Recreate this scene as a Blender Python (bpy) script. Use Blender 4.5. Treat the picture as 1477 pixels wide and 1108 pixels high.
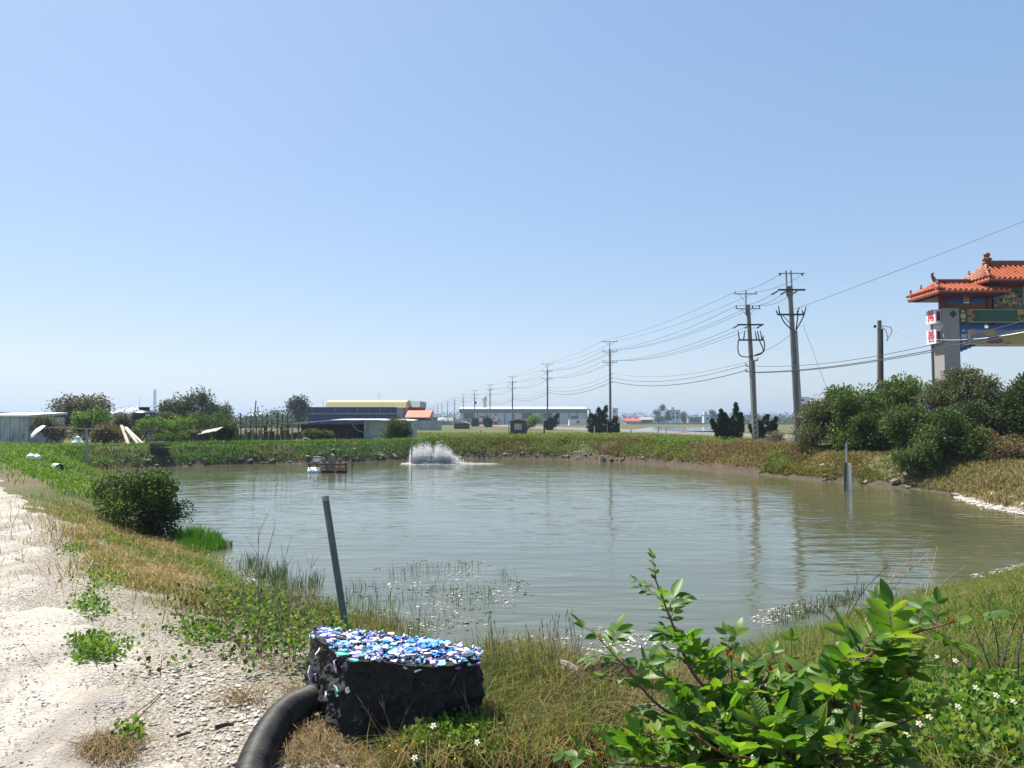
import bpy, bmesh, math, random
import numpy as np
from mathutils import Vector, Matrix
R = math.radians
random.seed(7); rng = np.random.default_rng(11)
for o in list(bpy.data.objects): bpy.data.objects.remove(o)
scene = bpy.context.scene
col = scene.collection

# ------------------------------------------------------------------ camera, sky, sun, exposure
CAM_Z = 2.5; FOC = 1074.0; PITCH = math.atan(54/FOC)          # pixels of the 1477 x 1108 photograph
cd = bpy.data.cameras.new('camera'); cam = bpy.data.objects.new('camera', cd); col.objects.link(cam)
cam.location = (0, 0, CAM_Z); cam.rotation_euler = (R(90) + PITCH, 0, 0)
cd.sensor_width = 36; cd.lens = FOC/1477*36; cd.clip_start = .05; cd.clip_end = 20000
scene.camera = cam

SUN_AZ = 48; SUN_EL = 58                                       # degrees to the left of the view, and up
world = bpy.data.worlds.new('World'); scene.world = world; world.use_nodes = True
wn = world.node_tree.nodes; wl = world.node_tree.links
sky = wn.new('ShaderNodeTexSky'); sky.sky_type = 'NISHITA'; sky.sun_disc = False
sky.sun_elevation = R(SUN_EL); sky.sun_rotation = R(-SUN_AZ)
sky.altitude = 0; sky.air_density = 1.0; sky.dust_density = 0.7; sky.ozone_density = 2.3
bg = wn['Background']; bg.inputs['Strength'].default_value = .15
gm = wn.new('ShaderNodeGamma'); gm.inputs[1].default_value = .44; wl.new(sky.outputs[0], gm.inputs[0])      # the hazy sky is flatter than a clear one
hs = wn.new('ShaderNodeHueSaturation'); hs.inputs['Saturation'].default_value = 1.7; wl.new(gm.outputs[0], hs.inputs['Color'])
tn = wn.new('ShaderNodeMix'); tn.data_type = 'RGBA'; tn.blend_type = 'MULTIPLY'; tn.inputs['Factor'].default_value = 1; tn.inputs[7].default_value = (1.19, 1.2, 1.27, 1)
wl.new(hs.outputs[0], tn.inputs[6]); wl.new(tn.outputs[2], bg.inputs['Color'])
sl = bpy.data.lights.new('sun', 'SUN'); sun = bpy.data.objects.new('sun', sl); col.objects.link(sun)
sl.energy = 4.9; sl.angle = R(.53); sl.color = (1, .955, .88)
sdir = Vector((-math.sin(R(SUN_AZ))*math.cos(R(SUN_EL)), math.cos(R(SUN_AZ))*math.cos(R(SUN_EL)), math.sin(R(SUN_EL))))
sun.location = sdir*60; sun.rotation_euler = sdir.to_track_quat('Z', 'Y').to_euler()
scene.view_settings.view_transform = 'Standard'; scene.view_settings.look = 'None'
scene.view_settings.exposure = 1.1; scene.view_settings.gamma = 1; scene.view_settings.use_curve_mapping = False
scene.render.engine = 'CYCLES'
scene.cycles.use_denoising = True; scene.cycles.max_bounces = 6; scene.cycles.diffuse_bounces = 4
scene.cycles.glossy_bounces = 3; scene.cycles.transmission_bounces = 4; scene.cycles.transparent_max_bounces = 4
scene.cycles.volume_bounces = 1; scene.cycles.sample_clamp_indirect = 6

# ------------------------------------------------------------------ pixel helpers
cP, sP = math.cos(PITCH), math.sin(PITCH)
def ray(px, py):
    u = (px - 738.5)/FOC; v = (554 - py)/FOC
    return Vector((u, cP - v*sP, sP + v*cP))
def at(px, py, d):                                            # the point on the pixel's ray at distance d (along y)
    r = ray(px, py); r = r*(d/r.y)
    return Vector((r.x, r.y, r.z + CAM_Z))
def onz(px, py, z):                                           # the point on the pixel's ray at height z
    r = ray(px, py); r = r*((z - CAM_Z)/r.z)
    return Vector((r.x, r.y, z))

# ------------------------------------------------------------------ numpy noise
def _hash(ix, iy, s):
    h = (ix.astype(np.int64)*374761393 + iy.astype(np.int64)*668265263 + s*974634777) & 0xffffffff
    h = ((h ^ (h >> 13))*1274126177) & 0xffffffff
    return ((h ^ (h >> 16)) & 0xffffff)/float(0xffffff)
def vnoise(x, y, s=0):
    x = np.asarray(x, float); y = np.asarray(y, float)
    ix = np.floor(x); iy = np.floor(y); fx = x - ix; fy = y - iy
    fx = fx*fx*(3 - 2*fx); fy = fy*fy*(3 - 2*fy)
    a = _hash(ix, iy, s); b = _hash(ix+1, iy, s); c = _hash(ix, iy+1, s); d = _hash(ix+1, iy+1, s)
    return (a*(1-fx) + b*fx)*(1-fy) + (c*(1-fx) + d*fx)*fy
def fbm(x, y, s=0, o=4):
    t = 0; a = .5; n = 0
    for i in range(o):
        t = t + a*vnoise(x*2**i, y*2**i, s+i); n += a; a *= .5
    return t/n
def sstep(a, b, x):
    t = np.clip((x - a)/(b - a), 0, 1); return t*t*(3 - 2*t)

# ------------------------------------------------------------------ materials
MAT = {}
def nodes(name):
    m = bpy.data.materials.new(name); m.use_nodes = True
    nt = m.node_tree; return m, nt, nt.nodes, nt.links, nt.nodes['Principled BSDF']
def c4(c): return (c[0], c[1], c[2], 1)
def pmat(name, c1, c2=None, rough=.75, scale=6, metal=0, bump=0, bscale=None, spec=.4, detail=5, stretch=None, contrast=(.35, .65)):
    m, nt, N, L, P = nodes(name)
    P.inputs['Roughness'].default_value = rough; P.inputs['Metallic'].default_value = metal
    P.inputs['Specular IOR Level'].default_value = spec
    if c2 is None: c2 = tuple(x*.72 for x in c1)
    tc = N.new('ShaderNodeTexCoord'); src = tc.outputs['Object']
    if stretch:
        mp = N.new('ShaderNodeMapping'); mp.inputs['Scale'].default_value = stretch; L.new(src, mp.inputs[0]); src = mp.outputs[0]
    nz = N.new('ShaderNodeTexNoise'); nz.inputs['Scale'].default_value = scale; nz.inputs['Detail'].default_value = detail
    nz.inputs['Roughness'].default_value = .6; L.new(src, nz.inputs['Vector'])
    rp = N.new('ShaderNodeValToRGB'); L.new(nz.outputs['Fac'], rp.inputs[0])
    rp.color_ramp.elements[0].position = contrast[0]; rp.color_ramp.elements[1].position = contrast[1]
    rp.color_ramp.elements[0].color = c4(c1); rp.color_ramp.elements[1].color = c4(c2)
    L.new(rp.outputs[0], P.inputs['Base Color'])
    if bump:
        n2 = N.new('ShaderNodeTexNoise'); n2.inputs['Scale'].default_value = bscale or scale*4; n2.inputs['Detail'].default_value = 4
        L.new(src, n2.inputs['Vector'])
        b = N.new('ShaderNodeBump'); b.inputs['Strength'].default_value = bump; b.inputs['Distance'].default_value = .02
        L.new(n2.outputs['Fac'], b.inputs['Height']); L.new(b.outputs[0], P.inputs['Normal'])
    MAT[name] = m; return m
def leafmat(name, cols, trans=.35, rough=.6, spec=.18, tint=(1.25, 1.3, .55)):
    m, nt, N, L, P = nodes(name)
    g = N.new('ShaderNodeNewGeometry'); rp = N.new('ShaderNodeValToRGB'); oi = N.new('ShaderNodeObjectInfo')
    ad = N.new('ShaderNodeMath'); ad.operation = 'ADD'; fr = N.new('ShaderNodeMath'); fr.operation = 'FRACT'
    L.new(g.outputs['Random Per Island'], ad.inputs[0]); L.new(oi.outputs['Random'], ad.inputs[1]); L.new(ad.outputs[0], fr.inputs[0]); L.new(fr.outputs[0], rp.inputs[0])
    el = rp.color_ramp.elements
    while len(el) < len(cols): el.new(.5)
    for i, c in enumerate(cols): el[i].position = i/(len(cols)-1); el[i].color = c4(c)
    L.new(rp.outputs[0], P.inputs['Base Color']); P.inputs['Roughness'].default_value = rough
    P.inputs['Specular IOR Level'].default_value = spec
    t = N.new('ShaderNodeBsdfTranslucent'); mx = N.new('ShaderNodeMix'); mx.data_type = 'RGBA'; mx.blend_type = 'MULTIPLY'
    mx.inputs['Factor'].default_value = 1; L.new(rp.outputs[0], mx.inputs[6]); mx.inputs[7].default_value = c4(tint)
    L.new(mx.outputs[2], t.inputs['Color'])
    ms = N.new('ShaderNodeMixShader'); ms.inputs[0].default_value = trans
    L.new(P.outputs[0], ms.inputs[1]); L.new(t.outputs[0], ms.inputs[2]); L.new(ms.outputs[0], N['Material Output'].inputs['Surface'])
    MAT[name] = m; return m

pmat('concrete', (.36, .34, .31), (.24, .23, .21), .85, 5, bump=.3)
pmat('pole_concrete', (.23, .21, .18), (.15, .14, .12), .85, 3, stretch=(6, 6, .5))
pmat('steel_dark', (.06, .065, .07), (.035, .036, .04), .5, 8, metal=.5)
pmat('steel_grey', (.30, .32, .33), (.2, .21, .22), .45, 8, metal=.6)
pmat('pvc_grey', (.33, .35, .35), (.24, .26, .26), .5, 3, stretch=(4, 4, .4))
pmat('insulator', (.10, .07, .06), (.06, .045, .04), .3, 8)
pmat('cable', (.025, .025, .028), (.015, .015, .017), .6, 3)
pmat('cable_grey', (.10, .10, .105), (.07, .07, .075), .5, 3)
pmat('granite', (.36, .35, .33), (.22, .215, .205), .7, 22, bump=.15, detail=8)
pmat('red_paint', (.16, .012, .03), (.10, .01, .022), .45, 5)
pmat('red_text', (.62, .02, .06), (.5, .02, .05), .5, 5)
pmat('white_box', (.82, .80, .80), (.74, .70, .71), .5, 4)
pmat('orange_tile', (.46, .105, .025), (.28, .06, .02), .4, 5, bump=.1)
pmat('tile_dark', (.42, .14, .05), (.28, .09, .04), .4, 5)
pmat('ridge_red', (.23, .07, .045), (.14, .045, .035), .5, 6)
pmat('gate_green', (.01, .10, .055), (.006, .065, .038), .35, 5)
pmat('gate_blue', (.012, .10, .33), (.01, .07, .25), .4, 5)
pmat('gate_brown', (.20, .085, .03), (.14, .06, .025), .5, 5)
pmat('gold', (.62, .45, .12), (.5, .34, .09), .35, 6)
pmat('trim_cream', (.55, .50, .36), (.42, .38, .28), .5, 6)
pmat('wood_old', (.30, .25, .19), (.16, .13, .10), .85, 4, stretch=(3, 3, .6), bump=.3)
pmat('wood_dark', (.075, .062, .05), (.04, .034, .028), .85, 5, bump=.3)
pmat('wood_pale', (.50, .44, .34), (.34, .29, .22), .8, 6, stretch=(4, 4, .6), bump=.2)
pmat('white_plastic', (.80, .81, .82), (.68, .69, .69), .4, 5)
pmat('black_plastic', (.012, .012, .013), (.055, .05, .043), .55, 10, bump=.1, spec=.22)
pmat('tank_black', (.012, .016, .02), (.02, .026, .032), .35, 3)
pmat('green_net', (.012, .20, .10), (.01, .13, .07), .6, 9)
pmat('rust', (.085, .04, .022), (.035, .019, .013), .9, 9, bump=.5)
pmat('rock', (.22, .17, .13), (.11, .085, .07), .9, 7, bump=.6)
pmat('rock_pale', (.42, .37, .31), (.26, .22, .18), .9, 7, bump=.6)
pmat('bark', (.12, .09, .065), (.06, .047, .036), .9, 12, bump=.6, stretch=(3, 3, .8))
pmat('stem_red', (.15, .05, .035), (.10, .055, .03), .55, 12)
pmat('twig_dry', (.34, .27, .19), (.17, .13, .09), .9, 12)
pmat('twig_dark', (.06, .045, .035), (.035, .028, .022), .9, 12)
leafmat('leaf_bush', [(0.0302, 0.0583, 0.0137), (0.0547, 0.0972, 0.0194), (0.0814, 0.1267, 0.0295), (0.1087, 0.1361, 0.0389)], .3)
leafmat('leaf_dark', [(0.0224, 0.0455, 0.0119), (0.0399, 0.0714, 0.0161), (0.0679, 0.1015, 0.0252)], .25)
leafmat('leaf_cypress', [(0.010, 0.026, 0.010), (0.018, 0.042, 0.014), (0.030, 0.060, 0.020)], .12, .6, .2)
leafmat('leaf_lime', [(0.0629, 0.1122, 0.0187), (0.1045, 0.1776, 0.0281), (0.1573, 0.2244, 0.0425)], .4)
leafmat('leaf_grey', [(0.0672, 0.0848, 0.0496), (0.1120, 0.1200, 0.0704), (0.1568, 0.1504, 0.0896), (0.1344, 0.1000, 0.0704)], .25)
leafmat('leaf_weed', [(0.052, 0.115, 0.017), (0.090, 0.184, 0.029), (0.142, 0.241, 0.040), (0.219, 0.265, 0.069)], .4)
leafmat('leaf_shrub', [(.04, .10, .014), (.065, .15, .022), (.10, .19, .03), (.17, .23, .045)], .45, .45, .35, (1.8, 1.9, .45))
leafmat('leaf_red', [(0.240, 0.070, 0.030), (0.200, 0.120, 0.030), (0.140, 0.160, 0.030)], .45, .35)
leafmat('grass_green', [(0.047, 0.108, 0.017), (0.081, 0.168, 0.024), (0.121, 0.216, 0.036), (0.215, 0.228, 0.060)], .45)
leafmat('grass_lush', [(0.030, 0.100, 0.012), (0.050, 0.150, 0.018), (0.080, 0.200, 0.025)], .45)
leafmat('grass_dry', [(0.220, 0.140, 0.050), (0.330, 0.220, 0.085), (0.420, 0.310, 0.140), (0.180, 0.160, 0.050)], .3, .6, .2, (1.1, 1.05, .8))
leafmat('grass_brown', [(0.120, 0.075, 0.035), (0.200, 0.130, 0.060), (0.280, 0.200, 0.100), (0.100, 0.100, 0.040)], .25, .7, .15, (1.1, 1.0, .8))
leafmat('grass_mix', [(0.062, 0.110, 0.022), (0.111, 0.165, 0.033), (0.209, 0.187, 0.055), (0.345, 0.220, 0.088)], .4, .55, .25, (1.2, 1.2, .6))
leafmat('reed', [(0.030, 0.070, 0.020), (0.060, 0.110, 0.030), (0.100, 0.120, 0.050)], .3)
leafmat('petal', [(0.850, 0.850, 0.800), (0.800, 0.800, 0.780)], .3, .6)
leafmat('pollen', [(0.750, 0.420, 0.030), (0.800, 0.500, 0.050)], .1, .7)
leafmat('far_leaf', [(0.030, 0.055, 0.025), (0.045, 0.075, 0.030), (0.065, 0.095, 0.040)], .2, .6)

# ------------------------------------------------------------------ mesh helpers
ORG = {}
def tag(o, label, cat=None, group=None, kind=None):
    o['label'] = label
    if cat: o['category'] = cat
    if group: o['group'] = group
    if kind: o['kind'] = kind
    return o
def empty(name, loc, label, cat, group=None):
    o = bpy.data.objects.new(name, None); col.objects.link(o); o.location = loc; o.empty_display_size = .2
    ORG[o.name] = Vector(loc); return tag(o, label, cat, group)
def link(name, me, mat, parent=None, origin=None):
    o = bpy.data.objects.new(name, me); col.objects.link(o)
    if mat is not None and len(me.materials) == 0: me.materials.append(MAT[mat] if isinstance(mat, str) else mat)
    if parent is not None:
        org = ORG[parent.name]; o.parent = parent
    else:
        org = Vector(origin) if origin is not None else Vector((0, 0, 0)); o.location = org
    ORG[o.name] = org
    if org.length > 0: me.transform(Matrix.Translation(-org))
    return o
def mesh_np(name, V, Fs, smooth=False):
    me = bpy.data.meshes.new(name); V = np.asarray(V, np.float32).reshape(-1, 3)
    Fs = [np.asarray(f, np.int32) for f in Fs if len(f)]
    me.vertices.add(len(V)); me.vertices.foreach_set('co', V.ravel())
    nl = sum(f.size for f in Fs); nf = sum(len(f) for f in Fs)
    me.loops.add(nl); me.polygons.add(nf)
    me.loops.foreach_set('vertex_index', np.concatenate([f.ravel() for f in Fs]))
    tot = np.concatenate([np.full(len(f), f.shape[1], np.int32) for f in Fs])
    st = np.concatenate([[0], np.cumsum(tot)[:-1]]).astype(np.int32)
    me.polygons.foreach_set('loop_start', st); me.polygons.foreach_set('loop_total', tot)
    if smooth: me.polygons.foreach_set('use_smooth', np.ones(nf, bool))
    me.update(calc_edges=True); return me
class MB:
    def __init__(s): s.v = []; s.f = []
    def add(s, vs, fs):
        b = len(s.v); s.v += [tuple(v) for v in vs]; s.f += [tuple(i+b for i in f) for f in fs]; return s
    def box(s, c, size, rz=0, rot=None):
        hx, hy, hz = (x/2 for x in size); M = rot if rot is not None else Matrix.Rotation(rz, 3, 'Z')
        vs = [Vector(c) + M @ Vector((sx*hx, sy*hy, sz*hz)) for sx, sy, sz in
              ((-1,-1,-1),(1,-1,-1),(1,1,-1),(-1,1,-1),(-1,-1,1),(1,-1,1),(1,1,1),(-1,1,1))]
        return s.add(vs, [(0,3,2,1),(4,5,6,7),(0,1,5,4),(1,2,6,5),(2,3,7,6),(3,0,4,7)])
    def box2(s, a, b):
        return s.box([(a[i]+b[i])/2 for i in range(3)], [abs(b[i]-a[i]) for i in range(3)])
    def tube(s, pts, r, n=8, cap=True, squash=None):
        pts = [Vector(p) for p in pts]; k = len(pts)
        rs = r if isinstance(r, (list, tuple)) else [r]*k
        vs = []; up = None
        for i, p in enumerate(pts):
            t = (pts[min(i+1, k-1)] - pts[max(i-1, 0)]).normalized()
            if up is None: up = Vector((0, 0, 1)) if abs(t.z) < .9 else Vector((1, 0, 0))
            a = t.cross(up)
            if a.length < 1e-4: a = t.cross(Vector((0, 1, 0)))
            a.normalize(); b = a.cross(t).normalized(); up = b
            for j in range(n):
                w = 2*math.pi*j/n; vs.append(p + (a*math.cos(w) + b*math.sin(w))*rs[i])
        fs = [(i*n+j, i*n+(j+1) % n, (i+1)*n+(j+1) % n, (i+1)*n+j) for i in range(k-1) for j in range(n)]
        if cap: fs += [tuple(range(n-1, -1, -1)), tuple(range((k-1)*n, k*n))]
        return s.add(vs, fs)
    def lathe(s, c, prof, n=16):
        c = Vector(c); vs = []
        for r, z in prof:
            for j in range(n):
                w = 2*math.pi*j/n; vs.append(c + Vector((r*math.cos(w), r*math.sin(w), z)))
        k = len(prof)
        fs = [(i*n+j, i*n+(j+1) % n, (i+1)*n+(j+1) % n, (i+1)*n+j) for i in range(k-1) for j in range(n)]
        fs += [tuple(range(n-1, -1, -1)), tuple(range((k-1)*n, k*n))]
        return s.add(vs, fs)
    def prism(s, poly, off):                                  # closed polygon (3-d points) swept by off
        n = len(poly); off = Vector(off); vs = [Vector(p) for p in poly] + [Vector(p)+off for p in poly]
        return s.add(vs, [tuple(range(n-1, -1, -1)), tuple(range(n, 2*n))] + [(i, (i+1) % n, n+(i+1) % n, n+i) for i in range(n)])
    def mesh(s, name, smooth=False, ang=35):
        me = bpy.data.meshes.new(name); me.from_pydata(s.v, [], s.f)
        bm = bmesh.new(); bm.from_mesh(me); bmesh.ops.recalc_face_normals(bm, faces=bm.faces); bm.to_mesh(me); bm.free()
        if smooth:
            me.shade_smooth(); me.set_sharp_from_angle(angle=R(ang))
        me.update(); return me
    def build(s, name, mat, parent=None, origin=None, smooth=False):
        return link(name, s.mesh(name, smooth), mat, parent, origin)
def copy_tree(o, parent=None, loc=None):
    c = o.copy(); col.objects.link(c); ORG[c.name] = ORG[o.name]
    if parent is not None: c.parent = parent
    if loc is not None: c.location = loc; ORG[c.name] = Vector(loc)
    for ch in list(o.children): copy_tree(ch, c)
    return c
def text_mesh(ch, size, ext=.01):
    cu = bpy.data.curves.new('lettering', 'FONT'); cu.body = ch; cu.size = size; cu.extrude = ext; cu.align_x = 'CENTER'; cu.align_y = 'CENTER'
    cu.offset = .008*size
    o = bpy.data.objects.new('lettering', cu); col.objects.link(o); bpy.context.view_layer.update()
    me = bpy.data.meshes.new_from_object(o.evaluated_get(bpy.context.evaluated_depsgraph_get()))
    bpy.data.objects.remove(o); return me

def basis(d, up=None):                                       # arrays of directions -> rotation matrices with y along d
    d = d/np.maximum(np.linalg.norm(d, axis=1, keepdims=True), 1e-6)
    if up is None: up = rng.normal(size=d.shape)
    x = np.cross(d, up); x /= np.maximum(np.linalg.norm(x, axis=1, keepdims=True), 1e-6)
    z = np.cross(x, d); return np.stack([x, d, z], axis=2)
LEAF_V = np.array([(0, 0, 0), (-.28, .45, .09), (0, 1, -.04), (.28, .45, .09)]); LEAF_F = np.array([(0, 3, 2), (0, 2, 1)])
LEAF_W = np.array([(0, 0, 0), (-.42, .45, .10), (0, 1, -.05), (.42, .45, .10)])
def inst(TV, TF, pos, Rm, sc):
    n = len(pos); k = len(TV)
    V = np.einsum('nij,kj->nki', Rm, TV)*np.asarray(sc).reshape(n, 1, -1) + pos[:, None, :]
    F = (TF[None] + (np.arange(n)*k)[:, None, None]).reshape(-1, TF.shape[1])
    return V.reshape(-1, 3), F
def join(parts):
    Vs = []; Fs = {}; b = 0
    for V, F in parts:
        Vs.append(V); Fs.setdefault(F.shape[1], []).append(F + b); b += len(V)
    return np.concatenate(Vs), [np.concatenate(f) for f in Fs.values()]
def blades(P, h, w, lean=.35, curl=.35, az=None):
    n = len(P); h = np.broadcast_to(h, n); w = np.broadcast_to(w, n)
    a = rng.uniform(0, 2*np.pi, n) if az is None else az
    l = np.abs(rng.normal(lean, lean*.5, n)); c = rng.normal(curl, curl*.5, n)
    D = np.stack([np.cos(a), np.sin(a), np.zeros(n)], 1); b = rng.uniform(0, 2*np.pi, n)
    S = np.stack([np.cos(b), np.sin(b), np.zeros(n)], 1)*(w/2)[:, None]
    up = np.array([0, 0, 1.])
    m = P + D*(l*h*.5)[:, None] + up*(h*.58)[:, None]
    t = P + D*((l+c)*h)[:, None] + up*(h*np.clip(1 - .5*(l+c)**2, .25, 1))[:, None]
    V = np.stack([P-S, P+S, m+S*.75, m-S*.75, t], 1).reshape(-1, 3); k = np.arange(n)[:, None]*5
    return V, np.array([[0, 1, 2, 3]])+k, np.array([[3, 2, 4]])+k
def grass_mesh(name, P, h, w, mat, lean=.35, curl=.35, **kw):
    V, q, t = blades(P, h, w, lean, curl); return link(name, mesh_np(name, V, [q, t]), mat, **kw)
def cloud(C, sig, n, size, out=.6, TV=LEAF_V, up=.25):        # n leaves round each clump centre
    k = len(C); sg = np.broadcast_to(np.asarray(sig, float), (k, 3) if np.ndim(sig) else (k,))
    off = rng.normal(size=(k, n, 3)); off *= np.minimum(1, 1.7/np.maximum(np.linalg.norm(off, axis=2, keepdims=True), .01))
    s3 = sg[:, None, None] if sg.ndim == 1 else sg[:, None, :]
    P = (C[:, None, :] + off*s3).reshape(-1, 3); d = off.reshape(-1, 3)*out + rng.normal(size=(k*n, 3))*.7 + np.array([0, 0, up])
    u = rng.normal(size=(k*n, 3))*.8 + np.array([0, 0, 1.])
    return inst(TV, LEAF_F, P, basis(d, u), size*rng.uniform(.6, 1.25, k*n))

# ------------------------------------------------------------------ the pond outline and the ground
SHORE = [(235,765),(275,792),(315,818),(360,850),(430,888),(520,920),(620,948),(720,970),(820,985),(920,982),(1020,955),(1110,928),
         (1180,903),(1250,880),(1330,854),(1420,830),(1477,816),(1580,790),(1620,768),(1550,750),(1477,741),(1420,731),(1360,713),(1300,704),
         (1240,698),(1190,694),(1100,685),(1050,679),(940,669),(870,665),(740,661),(600,662),(540,665),(460,668),(380,669),
         (300,671),(220,674),(150,678),(118,682),(130,690),(165,705),(200,730)]
def catmull(P, k):
    out = []; n = len(P)
    for i in range(n):
        p0, p1, p2, p3 = P[i-1], P[i], P[(i+1) % n], P[(i+2) % n]
        for j in range(k):
            t = j/k
            out.append(.5*((2*p1) + (p2-p0)*t + (2*p0-5*p1+4*p2-p3)*t*t + (3*p1-p0-3*p2+p3)*t**3))
    return out
POND = np.array([(p.x, p.y) for p in catmull([onz(a, b, 0) for a, b in SHORE], 4)])
def sdist(x, y, poly=POND):                                  # signed distance, positive outside
    x = np.asarray(x, float); y = np.asarray(y, float); sh = x.shape; x = x.ravel(); y = y.ravel()
    best = np.full(x.shape, 1e9); ins = np.zeros(x.shape, bool)
    n = len(poly)
    for i in range(n):
        ax, ay = poly[i]; bx, by = poly[(i+1) % n]; ex, ey = bx-ax, by-ay
        t = np.clip(((x-ax)*ex + (y-ay)*ey)/(ex*ex+ey*ey+1e-9), 0, 1)
        best = np.minimum(best, (x-ax-t*ex)**2 + (y-ay-t*ey)**2)
        c = ((ay > y) != (by > y)) & (x < (bx-ax)*(y-ay)/((by-ay) if abs(by-ay) > 1e-12 else 1e-12) + ax); ins ^= c
    d = np.sqrt(best); return np.where(ins, -d, d).reshape(sh)
GZ = .9
def H(x, y):
    x = np.asarray(x, float); y = np.asarray(y, float)
    s = sdist(x, y); s = s + (fbm(x*.9, y*.9, 5, 3) - .5)*.4
    w = np.where(y > 30, 2.2, np.where(x > 8, 2.6, 2.7)); w = np.where((y > 40) & (x < -6), 1.6, w)
    out = GZ*sstep(-.03, 1, s/w)
    steep = np.where((y > 28), .26*sstep(0, .3, s), 0)       # undercut far bank
    out = out + steep*(1 - sstep(1.5, 4, s))
    z = np.where(s > 0, out, np.maximum(-.9, out + s*.28))
    berm = .28*np.exp(-((s-4.0)/1.8)**2)*(y > 34)*(x > -6)
    land = sstep(.5, 3, s)
    z = z + berm + land*((fbm(x*.35, y*.35, 9, 3)-.5)*.10 + (fbm(x*1.7, y*1.7, 21, 3)-.5)*.05*(y < 70))
    return z
def ground(px, py):                                          # the point of the ground seen at a pixel
    z = GZ
    for _ in range(14):
        p = onz(px, py, min(z, CAM_Z-.3)); z = .5*z + .5*float(H(p.x, p.y))
    return Vector((p.x, p.y, float(H(p.x, p.y))))
def gz(x, y): return float(H(x, y))
def zone(poly_px, n, soft=1.0):                             # n random ground points inside a polygon of pixels
    Q = np.array([tuple(ground(a, b))[:2] for a, b in poly_px]); lo = Q.min(0); hi = Q.max(0); got = []; tot = 0
    while tot < n:
        p = rng.uniform(lo, hi, (n*3, 2)); p = p[sdist(p[:, 0], p[:, 1], Q) < 0]; got.append(p); tot += len(p)
    p = np.concatenate(got)[:n]; p = p + rng.normal(size=p.shape)*min(.45, .07*soft*math.sqrt((hi-lo).prod()))*rng.random((n, 1))**2*1.6
    return np.column_stack([p, H(p[:, 0], p[:, 1])])
def spacing(knots):
    out = [knots[0][0]]
    for (a, st), (b, _) in zip(knots, knots[1:]):
        k = max(1, round((b-a)/st)); out += list(a + (b-a)*(np.arange(k)+1)/k)
    return np.array(out)
gx = spacing([(-6000, 1200), (-2400, 400), (-800, 120), (-320, 35), (-110, 10), (-50, 1.6), (-30, .45), (-19, .2), (-9, .12), (9, .3), (30, 1.5), (60, 10), (120, 35), (400, 120), (1000, 400), (2600, 1100), (6000, 0)])
gy = spacing([(-60, 15), (-15, 3), (0, .6), (2, .11), (11, .22), (28, .35), (66, 1.2), (100, 8), (180, 30), (480, 110), (1300, 400), (3000, 1000), (6000, 0)])
GX, GY = np.meshgrid(gx, gy); ZZ = H(GX, GY); S0 = sdist(GX, GY); Z0 = ZZ.copy()
def lookup(A, x, y):                                         # bilinear look-up in the ground grid
    x = np.asarray(x, float); y = np.asarray(y, float)
    i = np.clip(np.searchsorted(gx, x)-1, 0, len(gx)-2); j = np.clip(np.searchsorted(gy, y)-1, 0, len(gy)-2)
    fx = np.clip((x-gx[i])/(gx[i+1]-gx[i]), 0, 1); fy = np.clip((y-gy[j])/(gy[j+1]-gy[j]), 0, 1)
    return (A[j, i]*(1-fx)+A[j, i+1]*fx)*(1-fy) + (A[j+1, i]*(1-fx)+A[j+1, i+1]*fx)*fy
sdist_exact = sdist
def H(x, y): return lookup(Z0, x, y)
def sdist(x, y, poly=None): return lookup(S0, x, y) if poly is None else sdist_exact(x, y, poly)
nx, ny = len(gx), len(gy)
ii = (np.arange(ny-1)[:, None]*nx + np.arange(nx-1)[None]).ravel()
GROUND_II = ii

PATH_R = [(-1.0, -6), (-1.05, 0), (-1.15, 3)] + [tuple(onz(a, b, GZ))[:2] for a, b in
          [(322,1040),(262,960),(190,890),(135,835),(112,800),(92,762),(62,725),(20,690),(-50,668)]] + [(-30, 36), (-44, 46)]
def dens(P, k):
    P = [Vector((a, b, 0)) for a, b in P]; P = [2*P[0]-P[1]] + P + [2*P[-1]-P[-2]]; out = []
    for i in range(1, len(P)-2):
        for j in range(k):
            t = j/k; p0, p1, p2, p3 = P[i-1:i+3]
            out.append(.5*((2*p1) + (p2-p0)*t + (2*p0-5*p1+4*p2-p3)*t*t + (3*p1-p0-3*p2+p3)*t**3))
    return out
PR = dens(PATH_R, 24); PRA = np.array([(p.x, p.y) for p in PR])
TAN = np.gradient(PRA, axis=0); TAN /= np.linalg.norm(TAN, axis=1, keepdims=True); NRM = np.stack([-TAN[:, 1], TAN[:, 0]], 1)
def path_d(x, y):                                            # distance to the right of the path's edge (negative on it)
    x = np.asarray(x, float); y = np.asarray(y, float); sh = x.shape; x = x.ravel(); y = y.ravel(); best = np.full(x.shape, 1e9); sg = np.zeros(x.shape)
    for i in range(0, len(PRA)):
        dx = x-PRA[i, 0]; dy = y-PRA[i, 1]; d = dx*dx+dy*dy; m = d < best
        best = np.where(m, d, best); sg = np.where(m, -(dx*NRM[i, 0]+dy*NRM[i, 1]), sg)
    return (np.sqrt(best)*np.where(sg > 0, 1, -1)).reshape(sh)
near = (GY < 45) & (GX < 4) & (GX > -45)
PD = np.where(near, path_d(GX, GY), 50)
n1 = fbm(GX*1.3, GY*1.3, 31, 4)
ZZ = ZZ - .09*(1 - sstep(-.9, -.25, PD))
ground_me = mesh_np('ground', np.stack([GX, GY, ZZ], 2).reshape(-1, 3), [np.stack([ii, ii+1, ii+nx+1, ii+nx], 1)], smooth=True)
grav = (1 - sstep(-.2, 1.6, PD + (n1-.5)*2.2))*(GY < 13)
green = sstep(.42, .62, fbm(GX*.22, GY*.22, 41, 4))
green = np.where((GY > 46) & (GX < -6), np.maximum(green, .8*sstep(-5, 0, S0)), green)
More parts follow.
